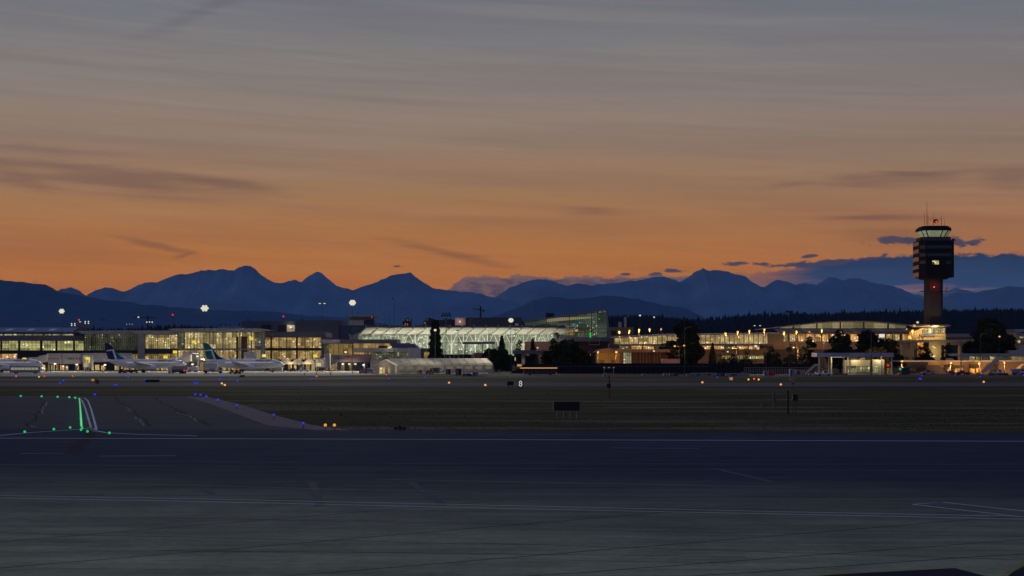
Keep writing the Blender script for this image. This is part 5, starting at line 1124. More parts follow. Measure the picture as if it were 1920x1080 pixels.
for a in [('small pale box left of the rust marker pole', 1131, 1137, 700.5, 706, V_blue), ('tiny pale box on the road before the long dark bus', 948, 953, 703, 706.2, V_white), ('pale box between marker pole and curved lamp post', 1204.5, 1211.5, 700.8, 705.8, V_blue),
          ('low pale container left of the curved lamp post', 1244, 1253, 700, 705.6, V_silver), ('flat dark skip left of curved lamp post', 1256, 1272, 699.5, 705, V_dark), ('small blue box right beside the curved lamp post', 1287, 1295, 701, 705.6, V_blue),
          ('blue panelled container second from the curved lamp post', 1296, 1303, 699.6, 705.6, V_blue), ('long pale container right of the curved lamp post', 1304, 1322, 699.2, 705.6, V_silver), ('long dusky container under the tall dark barrier', 1323, 1343, 699.2, 705.6, V_silver),
          ('dark blue skip near the blue edge lamp', 1344.5, 1359, 699.6, 705.6, V_dark), ('long low pale tank trailer left of the greenish floodlight', 1361.5, 1406, 700, 705.6, V_silver), ('light blue upright container at foot of slim dark pole', 1433, 1441, 695.4, 704.8, V_blue),
          ('dark red container joined to light blue one', 1441.2, 1453, 695.8, 704.8, V_red), ('white site office box at the foot of the tallest dark mast', 1481, 1490.6, 692, 704.6, V_blue), ('tan timber crate right of white site office box', 1491, 1510, 694, 704, V_tan),
          ('dark cabinet in front of the long tent at the foot of unlit mast', 854, 865, 691, 704, V_dark), ('dark cabinet under orange-topped mast in front of tent', 806.5, 821, 690.3, 700, V_dark), ('dark cabinet left of unlit mast before the tent', 836, 845, 692, 702, V_dark),
          ('low dark skip right end of the tent', 868, 884, 700, 706, V_dark), ('grey generator box in front of the tent end', 886, 896, 697, 706, V_silver), ('long flat dark trailer low at far right', 1857, 1890, 699.8, 703.8, V_dark), ('dark barrier block inside gatehouse yard', 1564, 1589, 700, 703.2, V_dark)]:
    crate(*a)
for a, u in [(571, 703.4), (593, 702.2), (620, 703), (661, 700.6), (675, 700.9), (684, 701), (699, 701), (724, 702.4)]:
    Y = GY(u); q = thing('traffic_cone', 'orange traffic cone on the apron %s' % {571: 'leftmost, below the belt loader', 593: 'left of the jet bridge cab', 620: 'right of the jet bridge cab', 661: 'left of the dark red container', 675: 'at the dark red container', 684: 'between the two containers', 699: 'by the yellow tug', 724: 'nearest the gabled tent'}[a], 'cone', (X(a, Y), Y, 0), 0, 'orange traffic cones')
    MB().cyl((0, 0, .05), .28, 1.1, 10, 'z', .06).build('cone_body', pm('cone_orange', (.75, .12, .02), .6), q, False); MB().box(-.35, .35, -.35, .35, 0, .05).build('base', P_tyre, q, False)

# ================= JET BRIDGES =================
def bridge(label, a, b, t, u, Y, text=None, mat=W_lgrey, legs=(.15, .85)):
    q = thing('boarding_bridge', label, 'jet bridge', (X((a+b)/2, Y), Y, 0), 0, 'boarding bridges')
    x0, x1, z0, z1 = X(a, Y), X(b, Y), Z(u, Y), Z(t, Y)
    MB().box(x0, x1, Y, Y+3.2, z0, z1).build('walkway', mat, q)
    for l_ in legs: xx = x0+(x1-x0)*l_; MB().box(xx-.3, xx+.3, Y+1.3, Y+1.9, 0, z0-.01).build('leg', W_grey, q)
    if text:
        xm = x0+(x1-x0)*text; zm = (z0+z1)/2
        textmesh('HSBC', 1.55, 'lettering', W_black, q, Vector((xm, Y-.06, zm-.5))-q.location, (R(90), 0, 0))
        h = MB(); xl = xm+3.6; s_ = .62
        for s2 in (-1, 1): h.prism([(xl, zm), (xl+s2*s_*1.0, zm+s_), (xl+s2*s_*1.9, zm), (xl+s2*s_*1.0, zm-s_)], Y-.12, Y-.04)
        h.build('hexagon_logo', W_red, q)
        if text > .5: MB().box(xm-11.5, xm-5.4, Y-.06, Y-.01, zm-.14, zm+.14).build('red_line', W_red, q)
    return q
def cabhead(q, a, b, t, u, Y, glow=True):
    x0, x1, z0, z1 = X(a, Y), X(b, Y), Z(u, Y), Z(t, Y)
    r_ = MB().bbox(x0, x1, Y, Y+4, z0, z1, .35).build('rotunda', W_grey, q)
    MB().box(x0+.5, x1-.5, Y-.08, Y-.01, z0+.7, z1-.6).build('cab_glazing', lit('bridge_glow', (.85, .65, .30), (1, .85, .55), .38, 1.3, .2, .4, 2) if glow else W_glass, r_)
    for k in (.25, .75): xx = x0+(x1-x0)*k; MB().box(xx-.22, xx+.22, Y+1.5, Y+2, 0, z0-.01).build('leg', W_frame, q)
q = bridge('pale boarding walkway with bank lettering and red hexagon logo at left', 88, 150, 662.5, 682.5, 762, .72); bridge('plain white walkway panel between lettered walkway and white pillar', 151, 244, 662, 679, 764)
cabhead(q, 155, 171, 667, 691, 740)
def tunnel(label, pts, Y, mat=W_lgrey, h=2.9, w_=2.6):
    q = thing('telescopic_bridge', label, 'jet bridge', (X(pts[0][0], Y), Y, 0), 0, 'boarding bridges')
    for (a, za), (b, zb) in zip(pts, pts[1:]):
        MB().prism([(X(a, Y), Z(za, Y)), (X(b, Y), Z(zb, Y)), (X(b, Y), Z(zb, Y)+h), (X(a, Y), Z(za, Y)+h)], Y, Y+w_).build('tunnel', mat, q); h *= 1.12; w_ *= 1.05
    b, zb = pts[-1]; MB().box(X(b, Y)-.5, X(b, Y)+.5, Y+.8, Y+1.8, 0, Z(zb, Y)+.05).build('leg', W_frame, q)
    a, za = pts[0]; MB().bbox(X(a, Y)-1.6, X(a, Y)+1.6, Y-.4, Y+3.2, Z(za, Y)-.2, Z(za, Y)+3.2, .3).build('docking_cab', W_grey, q)
    return q
tunnel('sloping telescopic bridge reaching the leftmost jet', [(60, 683), (72, 681), (87, 678)], 732)
tunnel('telescopic bridge descending to the navy-tailed jet from right', [(326, 684), (340, 681), (357, 678)], 730)
tunnel('telescopic bridge behind the teal-tailed jet nose', [(486, 686), (474, 684), (458, 682)], 742)
q = bridge('grey boxy bridge head between the two jets', 342, 372, 660, 673, 742, None, W_lgrey, (.2, .8)); cabhead(q, 360, 371, 662, 690, 738, False)
q = bridge('white bridge box above the teal-tailed jet', 457, 481, 660, 677, 748)
q = bridge('mauve-grey walkway with bank lettering and long red stripe at centre left', 619, 694, 665, 679, 752, .22, W_mauve)
MB().box(X(646, 752), X(694, 752), 751.93, 751.99, Z(671.6, 752), Z(670.2, 752)).build('red_stripe', W_red, q)
q = thing('bridge_docking_head', 'bridge cab with big square glowing opening left of the mauve walkway', 'jet bridge', (X(600, 716), 716, 0)); cabhead(q, 590, 609, 671, 690, 716)
MB().box(X(608, 720), X(618, 720), 720, 725, Z(690, 720), Z(663, 720)).build('lift_shaft', W_grey, q)
# airbridge yellow gate lamps (lit stand number panels)
for a, z_, s_ in [(45.5, 673.5, 'far left over the leftmost jet'), (164, 672, 'on the bridge cab left of the navy tail'), (310, 669.5, 'over the nose of the navy-tailed jet'), (363.5, 641, 'high inside the glass hall left of the mast'), (471, 635, 'high at the right end of the glass hall'), (495, 667, 'largest, over the teal-tailed jet nose'), (591, 667.3, 'left of the glowing bridge cab'), (328, 660, 'small amber one in the dark spandrel')]:
    Y = 738 if z_ > 645 else 768; q = thing('stand_sign', 'glowing yellow gate sign %s' % s_, 'sign', (X(a, Y), Y, 0), 0, 'yellow gate signs')
    MB().bbox(X(a, Y)-.95, X(a, Y)+.95, Y, Y+.4, Z(z_, Y)-.65, Z(z_, Y)+.65, .12).build('sign_face', E_yel, q); MB().box(X(a, Y)-.08, X(a, Y)+.08, Y+.45, Y+.6, 0, Z(z_, Y)).build('post', W_frame, q)
MB().ball((X(495, 737), 737.4, Z(667, 737)), .6, 8).build('gate_lamp', E_flood, q)
# service dock lamps along the ground floor
ndock = 0
for a, z_, w_, Y in [(103, 682, 900, 752), (144, 683.5, 900, 752), (197, 684, 1200, 745), (80, 690, 300, 730), (361, 683, 500, 728), (370, 668, 400, 735), (533, 682, 500, 752), (561, 682, 500, 752), (643, 682.5, 500, 752), (655, 682.5, 400, 752), (666, 682.5, 400, 752), (682, 684, 1000, 720), (648, 660, 700, 760), (730, 652, 200, 765)]:
    c_ = (1, .82, .5) if a not in (682, 648) else ((1, .97, .85) if a == 682 else (1, .62, .3))
    q = thing('dock_lamp', 'small bright work lamp %s' % {103: 'on the lettered walkway at left', 144: 'under right end of the lettered walkway', 197: 'left of navy tail, near the ground', 80: 'behind the nose of leftmost jet', 361: 'under the boxy bridge head', 370: 'on the side of the boxy bridge head', 533: 'left in the small marquee', 561: 'right in the small marquee', 643: 'first of three under the mauve walkway', 655: 'second of three under the mauve walkway', 666: 'third of three under the mauve walkway', 682: 'white and star-bright above the dark red container', 648: 'twin orange lamp on the amber glazing', 730: 'orange over the pale parapet'}[a], 'lamp', (X(a, Y), Y, 0), 0, 'work lamps along the terminal foot')
    m = MB().bbox(X(a, Y)-.55, X(a, Y)+.55, Y-.2, Y+.1, Z(z_, Y)-.3, Z(z_, Y)+.3, .08); 
    m.build('lamp_head', E_flood if a != 648 else E_sod, q); MB().box(X(a, Y)-.07, X(a, Y)+.07, Y+.12, Y+.25, 0, Z(z_, Y)).build('post', W_frame, q)
    light('dock_light', (X(a, Y), Y-1.2, Z(z_, Y)-.5), w_*.7, c_, q, .3)
# ================= TENTS =================
Y = 655
q = thing('long_marquee', 'long pale fabric marquee hall running behind the gabled tent, faintly lit from inside', 'tent', (X(820, 690), 690, 0))
x0, x1 = X(728, 672), X(912, 690)
prof = [(-6, 0), (-6, 3.2), (-5.2, 4.1), (0, 6.2), (5.2, 4.1), (6, 3.2), (6, 0)]
def vault(xa, ya, xb, yb, prof, n=1):
    d = Vector((xb-xa, yb-ya, 0)); u_ = d.normalized(); nn = Vector((-u_.y, u_.x, 0)); m = MB(); k = len(prof); vs = []
    for i in range(n+1):
        c = Vector((xa, ya, 0))+d*i/n
        for s_, z_ in prof: vs.append(tuple(c+nn*s_+Vector((0, 0, z_))))
    fs = [(i*k+j, i*k+j+1, (i+1)*k+j+1, (i+1)*k+j) for i in range(n) for j in range(k-1)]
    fs += [tuple(range(k-1, -1, -1)), tuple(range(n*k, n*k+k))]
    return m.add(vs, fs)
vault(x0, 678, x1, 700, prof, 12).build('fabric_hall', W_tent, q)
d_ = Vector((x1-x0, 22, 0)); u_ = d_.normalized(); nn = Vector((-u_.y, u_.x, 0))
for i in range(10):
    c = Vector((x0, 678, 0))+d_*(i+.5)/10-nn*6.06
    for ww in (1,):
        a_, b2 = c-u_*1.5, c+u_*1.5; MB().add([(a_.x, a_.y, 1.6), (b2.x, b2.y, 1.6), (b2.x, b2.y, 2.9), (a_.x, a_.y, 2.9), (a_.x, a_.y+.05, 1.6), (b2.x, b2.y+.05, 1.6), (b2.x, b2.y+.05, 2.9), (a_.x, a_.y+.05, 2.9)], [(0, 1, 2, 3), (7, 6, 5, 4), (0, 4, 5, 1), (3, 2, 6, 7)]).build('window_panel', em('tent_window', (.75, .62, .35), .16), q)
fr_ = MB()
for i in range(13):
    c = Vector((x0, 678, 0))+d_*i/12; pp = [tuple(c+nn*s_*1.01+Vector((0, 0, z_*1.01+.02))) for s_, z_ in prof]; fr_.tube(pp, .09, 4)
fr_.build('frame_rib', W_lgrey, q)
q = thing('gabled_marquee', 'small gabled tent front with two lit doorways at the left end of the long marquee', 'tent', (X(722, 655), 655, 0))
xa, xb, xm = X(703, Y), X(740, Y), X(722, Y)
MB().prism([(xa, 0), (xa, 3.3), (xm, 5.4), (xb, 3.3), (xb, 0)], Y, Y+14).build('fabric', W_tent, q)
MB().prism([(xa-.3, 3.2), (xa-.3, 3.45), (xm, 5.75), (xb+.3, 3.45), (xb+.3, 3.2), (xm, 5.5)], Y-.5, Y+14.3).build('roof', W_white, q)
for a, b in ((711.5, 716.5), (717, 721.5), (727.5, 732.5)): MB().box(X(a, Y), X(b, Y), Y-.1, Y-.02, .1, 2.5).build('doorway', lit('tent_door', (.85, .60, .22), (1, .80, .40), .36, 1.0, .2, .3, 3), q)
light('tent_lamp', (X(722, Y), Y-3, 4.2), 130, (1, .8, .45), q, .3)
light('apron_glow_lamp', (X(830, 668), 664, 7.5), 420, (1, .82, .5), [o for o in COL.objects if o.get('label', '').startswith('long pale fabric')][0], .5)
light('apron_glow_lamp', (X(770, 658), 660, 7.5), 360, (1, .82, .5), [o for o in COL.objects if o.get('label', '').startswith('long pale fabric')][0], .5)
q = thing('cart_marquee', 'small white peaked marquee over baggage carts right of the teal-tailed jet', 'tent', (X(555, 740), 740, 0)); Y = 740
cm = MB()
for a, b in ((522, 546), (546, 568), (568, 590)): cm.prism([(X(a, Y), 4.1), (X(a, Y), 3.4), (X(b, Y), 3.4), (X(b, Y), 4.1), (X((a+b)/2, Y), 6.0)], Y, Y+6)
cm.build('canopy', W_tent, q)
for a in (522, 546, 568, 589): MB().pb(a, a+.8, 682, GR, Y, .2).build('leg', W_lgrey, q)
light('marquee_lamp', (X(545, Y), Y-1.5, 3.0), 350, (1, .8, .5), q, .3); light('marquee_lamp', (X(577, Y), Y-1.5, 3.0), 350, (1, .8, .5), q, .3)
# ================= BARRIERS =================
Y = 664
q = thing('noise_barrier', 'long near-black panel barrier behind the service road from centre to the gatehouse', 'barrier', (X(1240, Y), Y, 0))
Bd = pm('barrier_dark', (.012, .010, .014), .9, 0, .4, .3)
MB().prism([(X(955, Y), 0), (X(985, Y), Z(682.5, Y)), (X(1075, Y), Z(682, Y)), (X(1076, Y), Z(680.8, Y)), (X(1530, Y), Z(681.8, Y)), (X(1530, Y), 0)], Y, Y+.8).build('panel_wall', Bd, q)
ps = MB()
for i in range(60): ps.pb(1000+i*8.8, 1000.8+i*8.8, 682.5, GR, Y-.25, .2)
ps.build('posts', pm('post_dark', (.03, .028, .035)), q); MB().pb(1010, 1330, 686.5, 687.3, Y-.35, .08).build('rail', pm('rail_grey', (.08, .08, .10)), q)
q = thing('wire_fence', 'thin pale wire fence with slim posts left of the gatehouse', 'fence', (X(1480, 640), 640, 0)); Y = 640
f = MB()
for i in range(34): f.pb(1395+i*4.2, 1395.4+i*4.2, 689, GR, Y, .1)
for z_ in (689, 693.5, 697): f.pb(1395, 1536, z_, z_+.45, Y-.05, .06)
f.build('wire_panel', W_grey, q)
q = thing('wire_fence', 'low pale mesh fence in front of the long marquee', 'fence', (X(850, 642), 642, 0)); Y = 642; f = MB()
for i in range(40): f.pb(750+i*5.2, 750.4+i*5.2, 696, GR, Y, .1)
for z_ in (696, 699): f.pb(750, 955, z_, z_+.4, Y-.05, .06)
f.build('wire_panel', W_grey, q)
for nm_, (a, b, t, u), lb in [('equipment_rack', (1132.5, 1151, 689.5, 700), 'small instrument frame with lamps standing before the dark barrier')]:
    Y = 640; q = thing(nm_, lb, 'equipment', (X(1142, Y), Y, 0)); f = MB()
    for z_ in (a, b-1): f.pb(z_, z_+.9, t, GR, Y, .2)
    f.pb(a, b, t, t+.7, Y, .2); f.pb(a, b, u-.6, u, Y, .2); f.build('frame', W_grey, q)
    for z_ in (a, (a+b)/2, b): MB().ball((X(z_, Y), Y, Z(t-.5, Y)), .15, 6).build('lamp', E_white, q)

# ================= LIGHT MASTS =================
def mast(label, px, headpy, Y, kind='flood', lit_=True, watts=0, arm=1.2, name='light_mast', grp='apron light masts', hr=.42, col=None, rp=.16):
    t = thing(name, label, 'light mast' if name == 'light_mast' else 'street lamp', (X(px, Y), Y, 0), 0, grp); zh = Z(headpy, Y)
    MB().tube([(0, 0, 0), (0, 0, zh)], rp, 8, rp*.55).build('pole', pm('mast_steel', (.07, .07, .075), .6, .2, .1, 1), t, False)
    E = (col or E_flood) if lit_ else W_black
    if kind == 'flood':
        MB().box(-arm, arm, -.08, .08, zh-.08, zh+.08).build('crossbar', W_frame, t, False)
        if lit_:
            for i in range(7):
                ca, sa = (0, 0) if i == 6 else (math.cos(i*math.pi/3), math.sin(i*math.pi/3)); MB().ball((ca*arm*.72, -.3, zh+sa*arm*.6), hr*1.3, 8, .9).build('lamp_head', E, t, False)
        k = (4 if arm > 1.3 else 3) if not lit_ else 0
        for i in range(k):
            x_ = -arm+2*arm*i/(k-1); MB().bbox(x_-hr, x_+hr, -.45, -.1, zh-.42 if True else 0, zh+.42, .1).build('lamp_head', E, t, False)
        if arm > 1.5 and not lit_:
            for i in range(3): x_ = -arm*.7+arm*.7*i; MB().bbox(x_-hr, x_+hr, -.5, -.12, zh+.5, zh+1.25, .1).build('lamp_head', E, t, False)
    elif kind == 'quad':
        MB().box(-arm, arm, -.06, .06, zh-.06, zh+.06).build('crossbar', W_frame, t, False)
        for ax_, az2 in ([(-1, .5), (-1, -.5), (1, .55), (1, -.5)] if arm < 1.2 else [(-1, 0), (0, .1), (1, 0)]): MB().ball((ax_*arm, -.2, zh+az2), hr, 8).build('lamp_head', E, t, False)
    elif kind == 'single': MB().ball((0, 0, zh), hr, 8, .8).build('lamp_head', E, t, False)
    elif kind == 'flat':
        MB().box(-arm, arm, -.08, .08, zh-.1, zh).build('crossbar', W_frame, t, False)
        for s in (-1, 1): MB().bbox(s*arm-.5, s*arm+.5, -.3, .3, zh-.05, zh+.28, .08).build('lamp_head', E, t, False)
    elif kind == 'cup':   # upturned uplighter column
        MB().cyl((0, 0, zh-1.3), .26, 1.2, 8, 'z', .45).build('reflector', pm('sodium_lit_shade', (.5, .35, .2)), t, False); MB().ball((0, -.1, zh), hr*1.25, 8).build('lamp_head', E, t, False)
    elif kind == 'curve':
        s = arm; pts = [(0, 0, zh-1.6), (s*.1, 0, zh-.7), (s*.4, 0, zh-.1), (s, 0, zh)]
        MB().tube(pts, rp*.6, 6, rp*.45).build('arm', W_grey, t, False); MB().bbox(min(s, s+.9*(1 if s > 0 else -1)), max(s, s+.9*(1 if s > 0 else -1)), -.18, .18, zh-.12, zh+.12, .05).build('lamp_head', E, t, False)
    elif kind == 'dome':
        s = arm; MB().tube([(0, 0, zh-.2), (s, 0, zh+.1)], .07, 5).build('arm', W_grey, t, False); MB().ball((s, -.1, zh), hr, 8, .8).build('lamp_head', E, t, False)
    elif kind == 'lantern':
        MB().ball((0, 0, zh), .8, 10).build('lantern_globe', em('lantern_glow', (1, .52, .08), .42), t, False); MB().box(-.3, .3, -.84, -.6, zh-.5, zh+.55).build('lamp_core', em('lantern_core', (1, .7, .25), .6), t, False)
    if watts:
        c_ = (1, .93, .68) if E is E_flood else (1, .48, .11)
        if E is E_flood: light('lamp_light', (X(px, Y), Y-2.6, zh-.6), watts*3.0, c_, t, .1, 136, (X(px, Y), Y-62, 0))
        else: light('lamp_light', (X(px, Y)+(arm if kind in ('dome', 'curve') else 0), Y-(3.5 if watts > 9000 else 1.3), zh-1.2), watts*(2.6 if kind != 'cup' else 7), c_, t, .15)
    return t
mast('tall floodlight mast with bright white cluster before the blue-roofed pier', 116, 583.5, 752, arm=1.2, watts=26000)
mast('tallest bright floodlight mast with wide cluster before the glass hall', 384, 578, 748, arm=1.75, watts=40000, hr=.5)
mast('slimmer floodlight mast with flat white lamps before plant building', 604, 569.5, 770, 'flat', arm=1.1, watts=12000)
mast('brightest floodlight mast, before the old control cab', 661, 567.5, 745, arm=1.3, watts=40000, hr=.55)
mast('slender mast with a single greenish unlit head between old cab and canopy', 739, 559.5, 748, 'dome', False, arm=-.6, hr=.4)
mast('mast with one warm bright lamp in front of the dark column tree', 816, 619, 690, 'single', col=E_flood, hr=.62, watts=3000)
mast('dark mast with five unlit lamp heads above the canopy', 836.5, 591.8, 700, 'flood', False, arm=1.8)
mast('short unlit double-headed mast between the five-lamp mast and the dim-lamp mast', 859, 620.5, 705, 'flat', False, arm=.35)
mast('thin mast with small dim lamp before the canopy', 917, 619, 705, 'single', col=E_warm, hr=.42)
mast('bright floodlight mast near the left foot of the glass wedge', 958, 600.5, 712, arm=.8, hr=.5, watts=14000)
mast('slim reddish unlit mast right beside the wedge-side floodlight mast', 966, 619, 760, 'flat', False, arm=.6)
mast('mast with greenish-white bright lamp, waist-high on the skyline right of centre', 1417, 649, 640, 'single', hr=.62, watts=3500)
mast('tallest unlit dark mast at right with two heads', 1479.5, 584.5, 612, 'flood', False, arm=1.0)
mast('slim straight dark pole left of the tallest unlit mast', 1436, 618, 618, 'single', False, hr=.15)
mast('tall curved-neck lamp post in front of the round dark tree', 1284, 613, 620, 'curve', False, arm=2.6, grp='street lamps', name='street_lamp')
mast('curved street lamp rising beside the big dark tree at right', 1838, 625.5, 690, 'curve', False, arm=2.6, grp='street lamps', name='street_lamp')
mast('second curved street lamp just left of the other at right', 1834, 627, 720, 'curve', False, arm=1.8, grp='street lamps', name='street_lamp')
mast('dark pole standing before the middle of the gatehouse canopy', 1634, 616, 606, 'single', False, hr=.14); mast('short dark pole before the right part of the gatehouse canopy', 1653.5, 660, 606, 'single', False, hr=.14)
mast('slim pole before the lobby stair tower', 1802, 636, 640, 'single', False, hr=.14)
SL = dict(name='street_lamp', grp='sodium street lamps', col=E_sod)
for a, z_, w_, ar, lb in [(1121, 660, 700, .1, 'orange sodium lamp at the left end of ochre building'), (1155, 660, 420, .1, 'orange sodium lamp at the middle of ochre building'), (1283.4, 648, 60, -.1, 'orange lamp right of pair beneath the round dark tree'),
                   (1544, 632, 600, .1, 'orange lamp before the arched terminal podium'), (1385, 632.5, 300, .1, 'orange lamp on the glass link facade'), (1117.5, 636.5, 200, .1, 'dim orange lamp on the podium of the wedge hall'), (1743-40, 632, 900, .1, 'white-orange lamp left of the tower lobby')]:
    mast(lb, a, z_, 676 if z_ > 645 else 860, 'dome', arm=ar, watts=w_*1.2, hr=.5, **SL)
for a, z_, ar, w_, lb in [(1273.5, 649, -1.9, 200, 'curved sodium street lamp left of pair beneath the round dark tree'), (1496, 651.5, -1.9, 1200, 'curved sodium street lamp left of the conical dark tree'), (1381, 652.5, -1.6, 600, 'curved sodium street lamp before the dim tree belt')]:
    mast(lb, a, z_, 680, 'dome', arm=ar, watts=w_*1.4, hr=.5, **SL)
mast('small yellowish lamp over timber slat wall', 1226, 658, 680, 'single', name='street_lamp', grp='sodium street lamps', col=E_warm, hr=.45, watts=220)
for a, z_, lb in [(1691, 677.5, 'orange lamp between gatehouse and cargo shed'), (1783, 680.5, 'orange lamp first on cargo shed wall'), (1836, 680.5, 'brightest orange lamp on cargo shed wall'), (1883, 680, 'orange lamp over the orange-lit boarding stairs')]:
    mast(lb, a, z_, 655, 'single', watts=1300 if a < 1850 else 2200, hr=.5, **SL)
for a, z_, lb in [(1161, 622, 'first'), (1180, 620.3, 'second'), (1198.5, 618.5, 'third'), (1218, 617.5, 'fourth'), (1240, 616.5, 'dim fifth')]:
    mast('%s orange uplighter column from the glass wedge on the link roadway' % lb, a, z_, 870, 'cup', watts=350 if a < 1240 else 0, hr=.5 if a < 1240 else .25, **SL)
for a, z_, lb in [(1063, 622, 'left pair'), (1066, 618, 'tall left pair'), (1080, 620, 'single')]:
    mast('orange uplighter before the wedge hall, %s' % lb, a, z_, 828, 'cup', hr=.4, **SL)
for a, z_, lb in [(1360, 625, 'broad twin-lamp'), (1383, 622.5, 'second'), (1405, 620.5, 'third'), (1433, 618, 'fourth'), (1470, 623, 'fifth'), (1493, 621.5, 'sixth'), (1518, 621, 'faint seventh'), (1541, 618.5, 'eighth'), (1578, 622, 'ninth, left of dark oaks')]:
    mast('%s orange uplighter column on roadway right of the round dark tree' % lb, a, z_, 870, 'cup', watts=300 if a != 1518 else 0, hr=.5 if a != 1518 else .2, **SL)
mast('white T-shaped twin floodlight above the glass link', 1420, 611, 930, 'flat', arm=1.6, hr=.5)
mast('blurred white lamp at the left foot of the control tower shaft', 1720.5, 604.5, 900, 'single', hr=.75)
for a, z_, Y, lb in [(1714, 611, 840, 'round glowing lantern highest, left of tower lobby'), (1719, 635.5, 790, 'left of the twin round lanterns before overpass'), (1725.5, 634.5, 790, 'right of the twin round lanterns before overpass'), (1910.5, 640.5, 780, 'round glowing lantern near the right edge')]:
    mast(lb, a, z_, Y, 'lantern', name='street_lamp', grp='round lantern lamps', watts=0)
mast('dim orange lamp post left of the lobby ramp', 1711, 619.5, 835, 'cup', hr=.5, watts=400, **SL)
mast('white far lamp over the conifers left of centre right', 1200, 591.5, 1300, 'single', hr=.85); mast('second white far lamp over the conifers', 1226.5, 594.8, 1300, 'single', hr=.7)
for a, z_, b_, lb in [(137.5, 608.5, 1, 'lamp cluster leftmost behind blue-roofed pier'), (150, 603.8, 0, 'star-bright lamp under red beacon behind pier'), (163, 604.5, 1, 'four-lamp cluster right behind the pier'), (280.5, 604, 1, 'row of three bright lamps on skyline behind the gate wing'), (243, 608, 2, 'faint scattered lamp rig left of three bright lamps')]:
    t = mast(lb, a, z_, 1000, 'flat' if b_ == 0 else 'quad', arm=.1 if b_ == 0 else 1.0 if a < 200 else 1.7, hr=.42 if b_ != 2 else .22)
for a, z_, lb in [(70, 601, 'unlit T-shaped lamp post left of the leftmost floodlight'), (193, 600, 'unlit T-shaped lamp post over dim hall'), (413, 608, 'short unlit lamp post over hangar roof')]: mast(lb, a, z_, 900, 'flat', False, arm=.9)
for a, z_, lb in [(324, 591, 'red obstruction beacon on thin pole left of the tallest floodlight'), (531.5, 594, 'red obstruction beacon over the plant building'), (148, 600.5, 'red obstruction beacon beside lamp clusters behind pier')]:
    Y = 905; q = thing('beacon_pole', lb, 'beacon', (X(a, Y), Y, 0), 0, 'red obstruction beacons'); MB().tube([(0, 0, 0), (0, 0, Z(z_, Y))], .14, 6, .1).build('pole', W_frame, q, False); MB().ball((0, 0, Z(z_, Y)+.2), .55, 8).build('lamp', em('lamp_redb', (1, .03, .04), .8), q, False); MB().box(-.9, 1.1, -.1, .1, Z(z_, Y)-1.4, Z(z_, Y)-1.25).build('bracket', W_frame, q, False)
# tower crane far behind
Y = 1700; q = thing('tower_crane', 'small distant tower crane silhouette above the long dark building', 'crane', (X(901, Y), Y, 0)); zc_ = Z(580.5, Y)
MB().box(-.9, .9, -.9, .9, 0, zc_+3.5).build('tower', W_black, q, False); MB().prism([(-8.6, zc_+1.3), (-8.6, zc_+.6), (4, zc_-1.0), (4, zc_-.2)], -.4, .4).build('jib', W_black, q, False); MB().box(2, 4, -.8, .8, zc_-2.4, zc_-.6).build('counterweight', W_black, q, False)
Y = 2100; q = thing('tower_crane', 'faint crane with long jib above the lamps on the left skyline', 'crane', (X(277, Y), Y, 0)); zc_ = Z(595.5, Y)
MB().box(-.8, .8, -.8, .8, 0, zc_+3).build('tower', W_black, q, False); MB().box(-20, 10, -.5, .5, zc_-.4, zc_+.5).build('jib', W_black, q, False); MB().ball((-12, -1, zc_+.5), 1.1, 6).build('lamp', E_white, q, False)
# ================= AIRFIELD LIGHTS, SIGNS, POSTS =================
def edge_light(label, px, py, mat, base=None, grp='blue taxiway edge lights', r=None, name='taxiway_light'):
    base = base or py+2; Y = GY(base); r = (r or (.16 if Y < 260 else .24 if Y < 420 else .30))*.88
    zl_ = max(.18, Z(py, Y)); t = thing(name, label, 'airfield light', (X(px, Y), Y, 0), 0, grp)
    MB().cyl((0, 0, 0), .14, .06, 8).build('base', P_tyre, t, False)
    if zl_ > .3: MB().tube([(0, 0, .06), (0, 0, zl_-r*.6)], .035, 6).build('stem', W_frame, t, False)
    MB().ball((0, 0, zl_), r, 8).build('lens', mat, t, False); return t
for a, z_, b_, lb in [(366, 739.5, 743, 'farthest of the blue lamps along the pale shoulder'), (376, 740.4, 744, 'second farthest blue lamp along the pale shoulder'), (387, 743.6, 748, 'third farthest blue lamp along the pale shoulder'), (409, 749.5, 755.5, 'blue lamp midway along the pale shoulder'), (444, 760, 767.5, 'bright blue lamp third nearest on the pale shoulder'), (513.5, 777.5, 786, 'bright blue lamp second nearest on the pale shoulder'), (568.5, 793, 802.5, 'nearest blue lamp at the tip of the pale shoulder'), (178, 739.5, 743.5, 'lone blue lamp at far edge of the left taxiway')]:
    edge_light(lb, a, z_, E_blue, b_)
for a, z_, b_, lb in [(610, 797, 806, 'left of the pair of amber guard lamps at grass tip'), (627, 797, 806, 'right of the pair of amber guard lamps at grass tip')]: 
    t = edge_light(lb, a, z_, em('guard_amber', (1, .36, .03), .9), b_, 'amber guard lights', .19, 'guard_light'); light('guard_glow', (t.location.x, t.location.y-.4, 1.2), 6, (1, .5, .1), t, .1)
bl = [(119, 714), (113, 718), (240, 706.5), (215, 722), (218.5, 722), (272, 712.3), (415, 705), (412, 710.4), (445, 714), (365, 718.2), (370, 718.2), (584, 710.6), (655, 709.4), (729, 710), (796, 707), (1345, 707.3), (1728, 704.2), (1724, 710), (1727, 710.4), (1790, 704), (1918, 703), (1838, 706)]
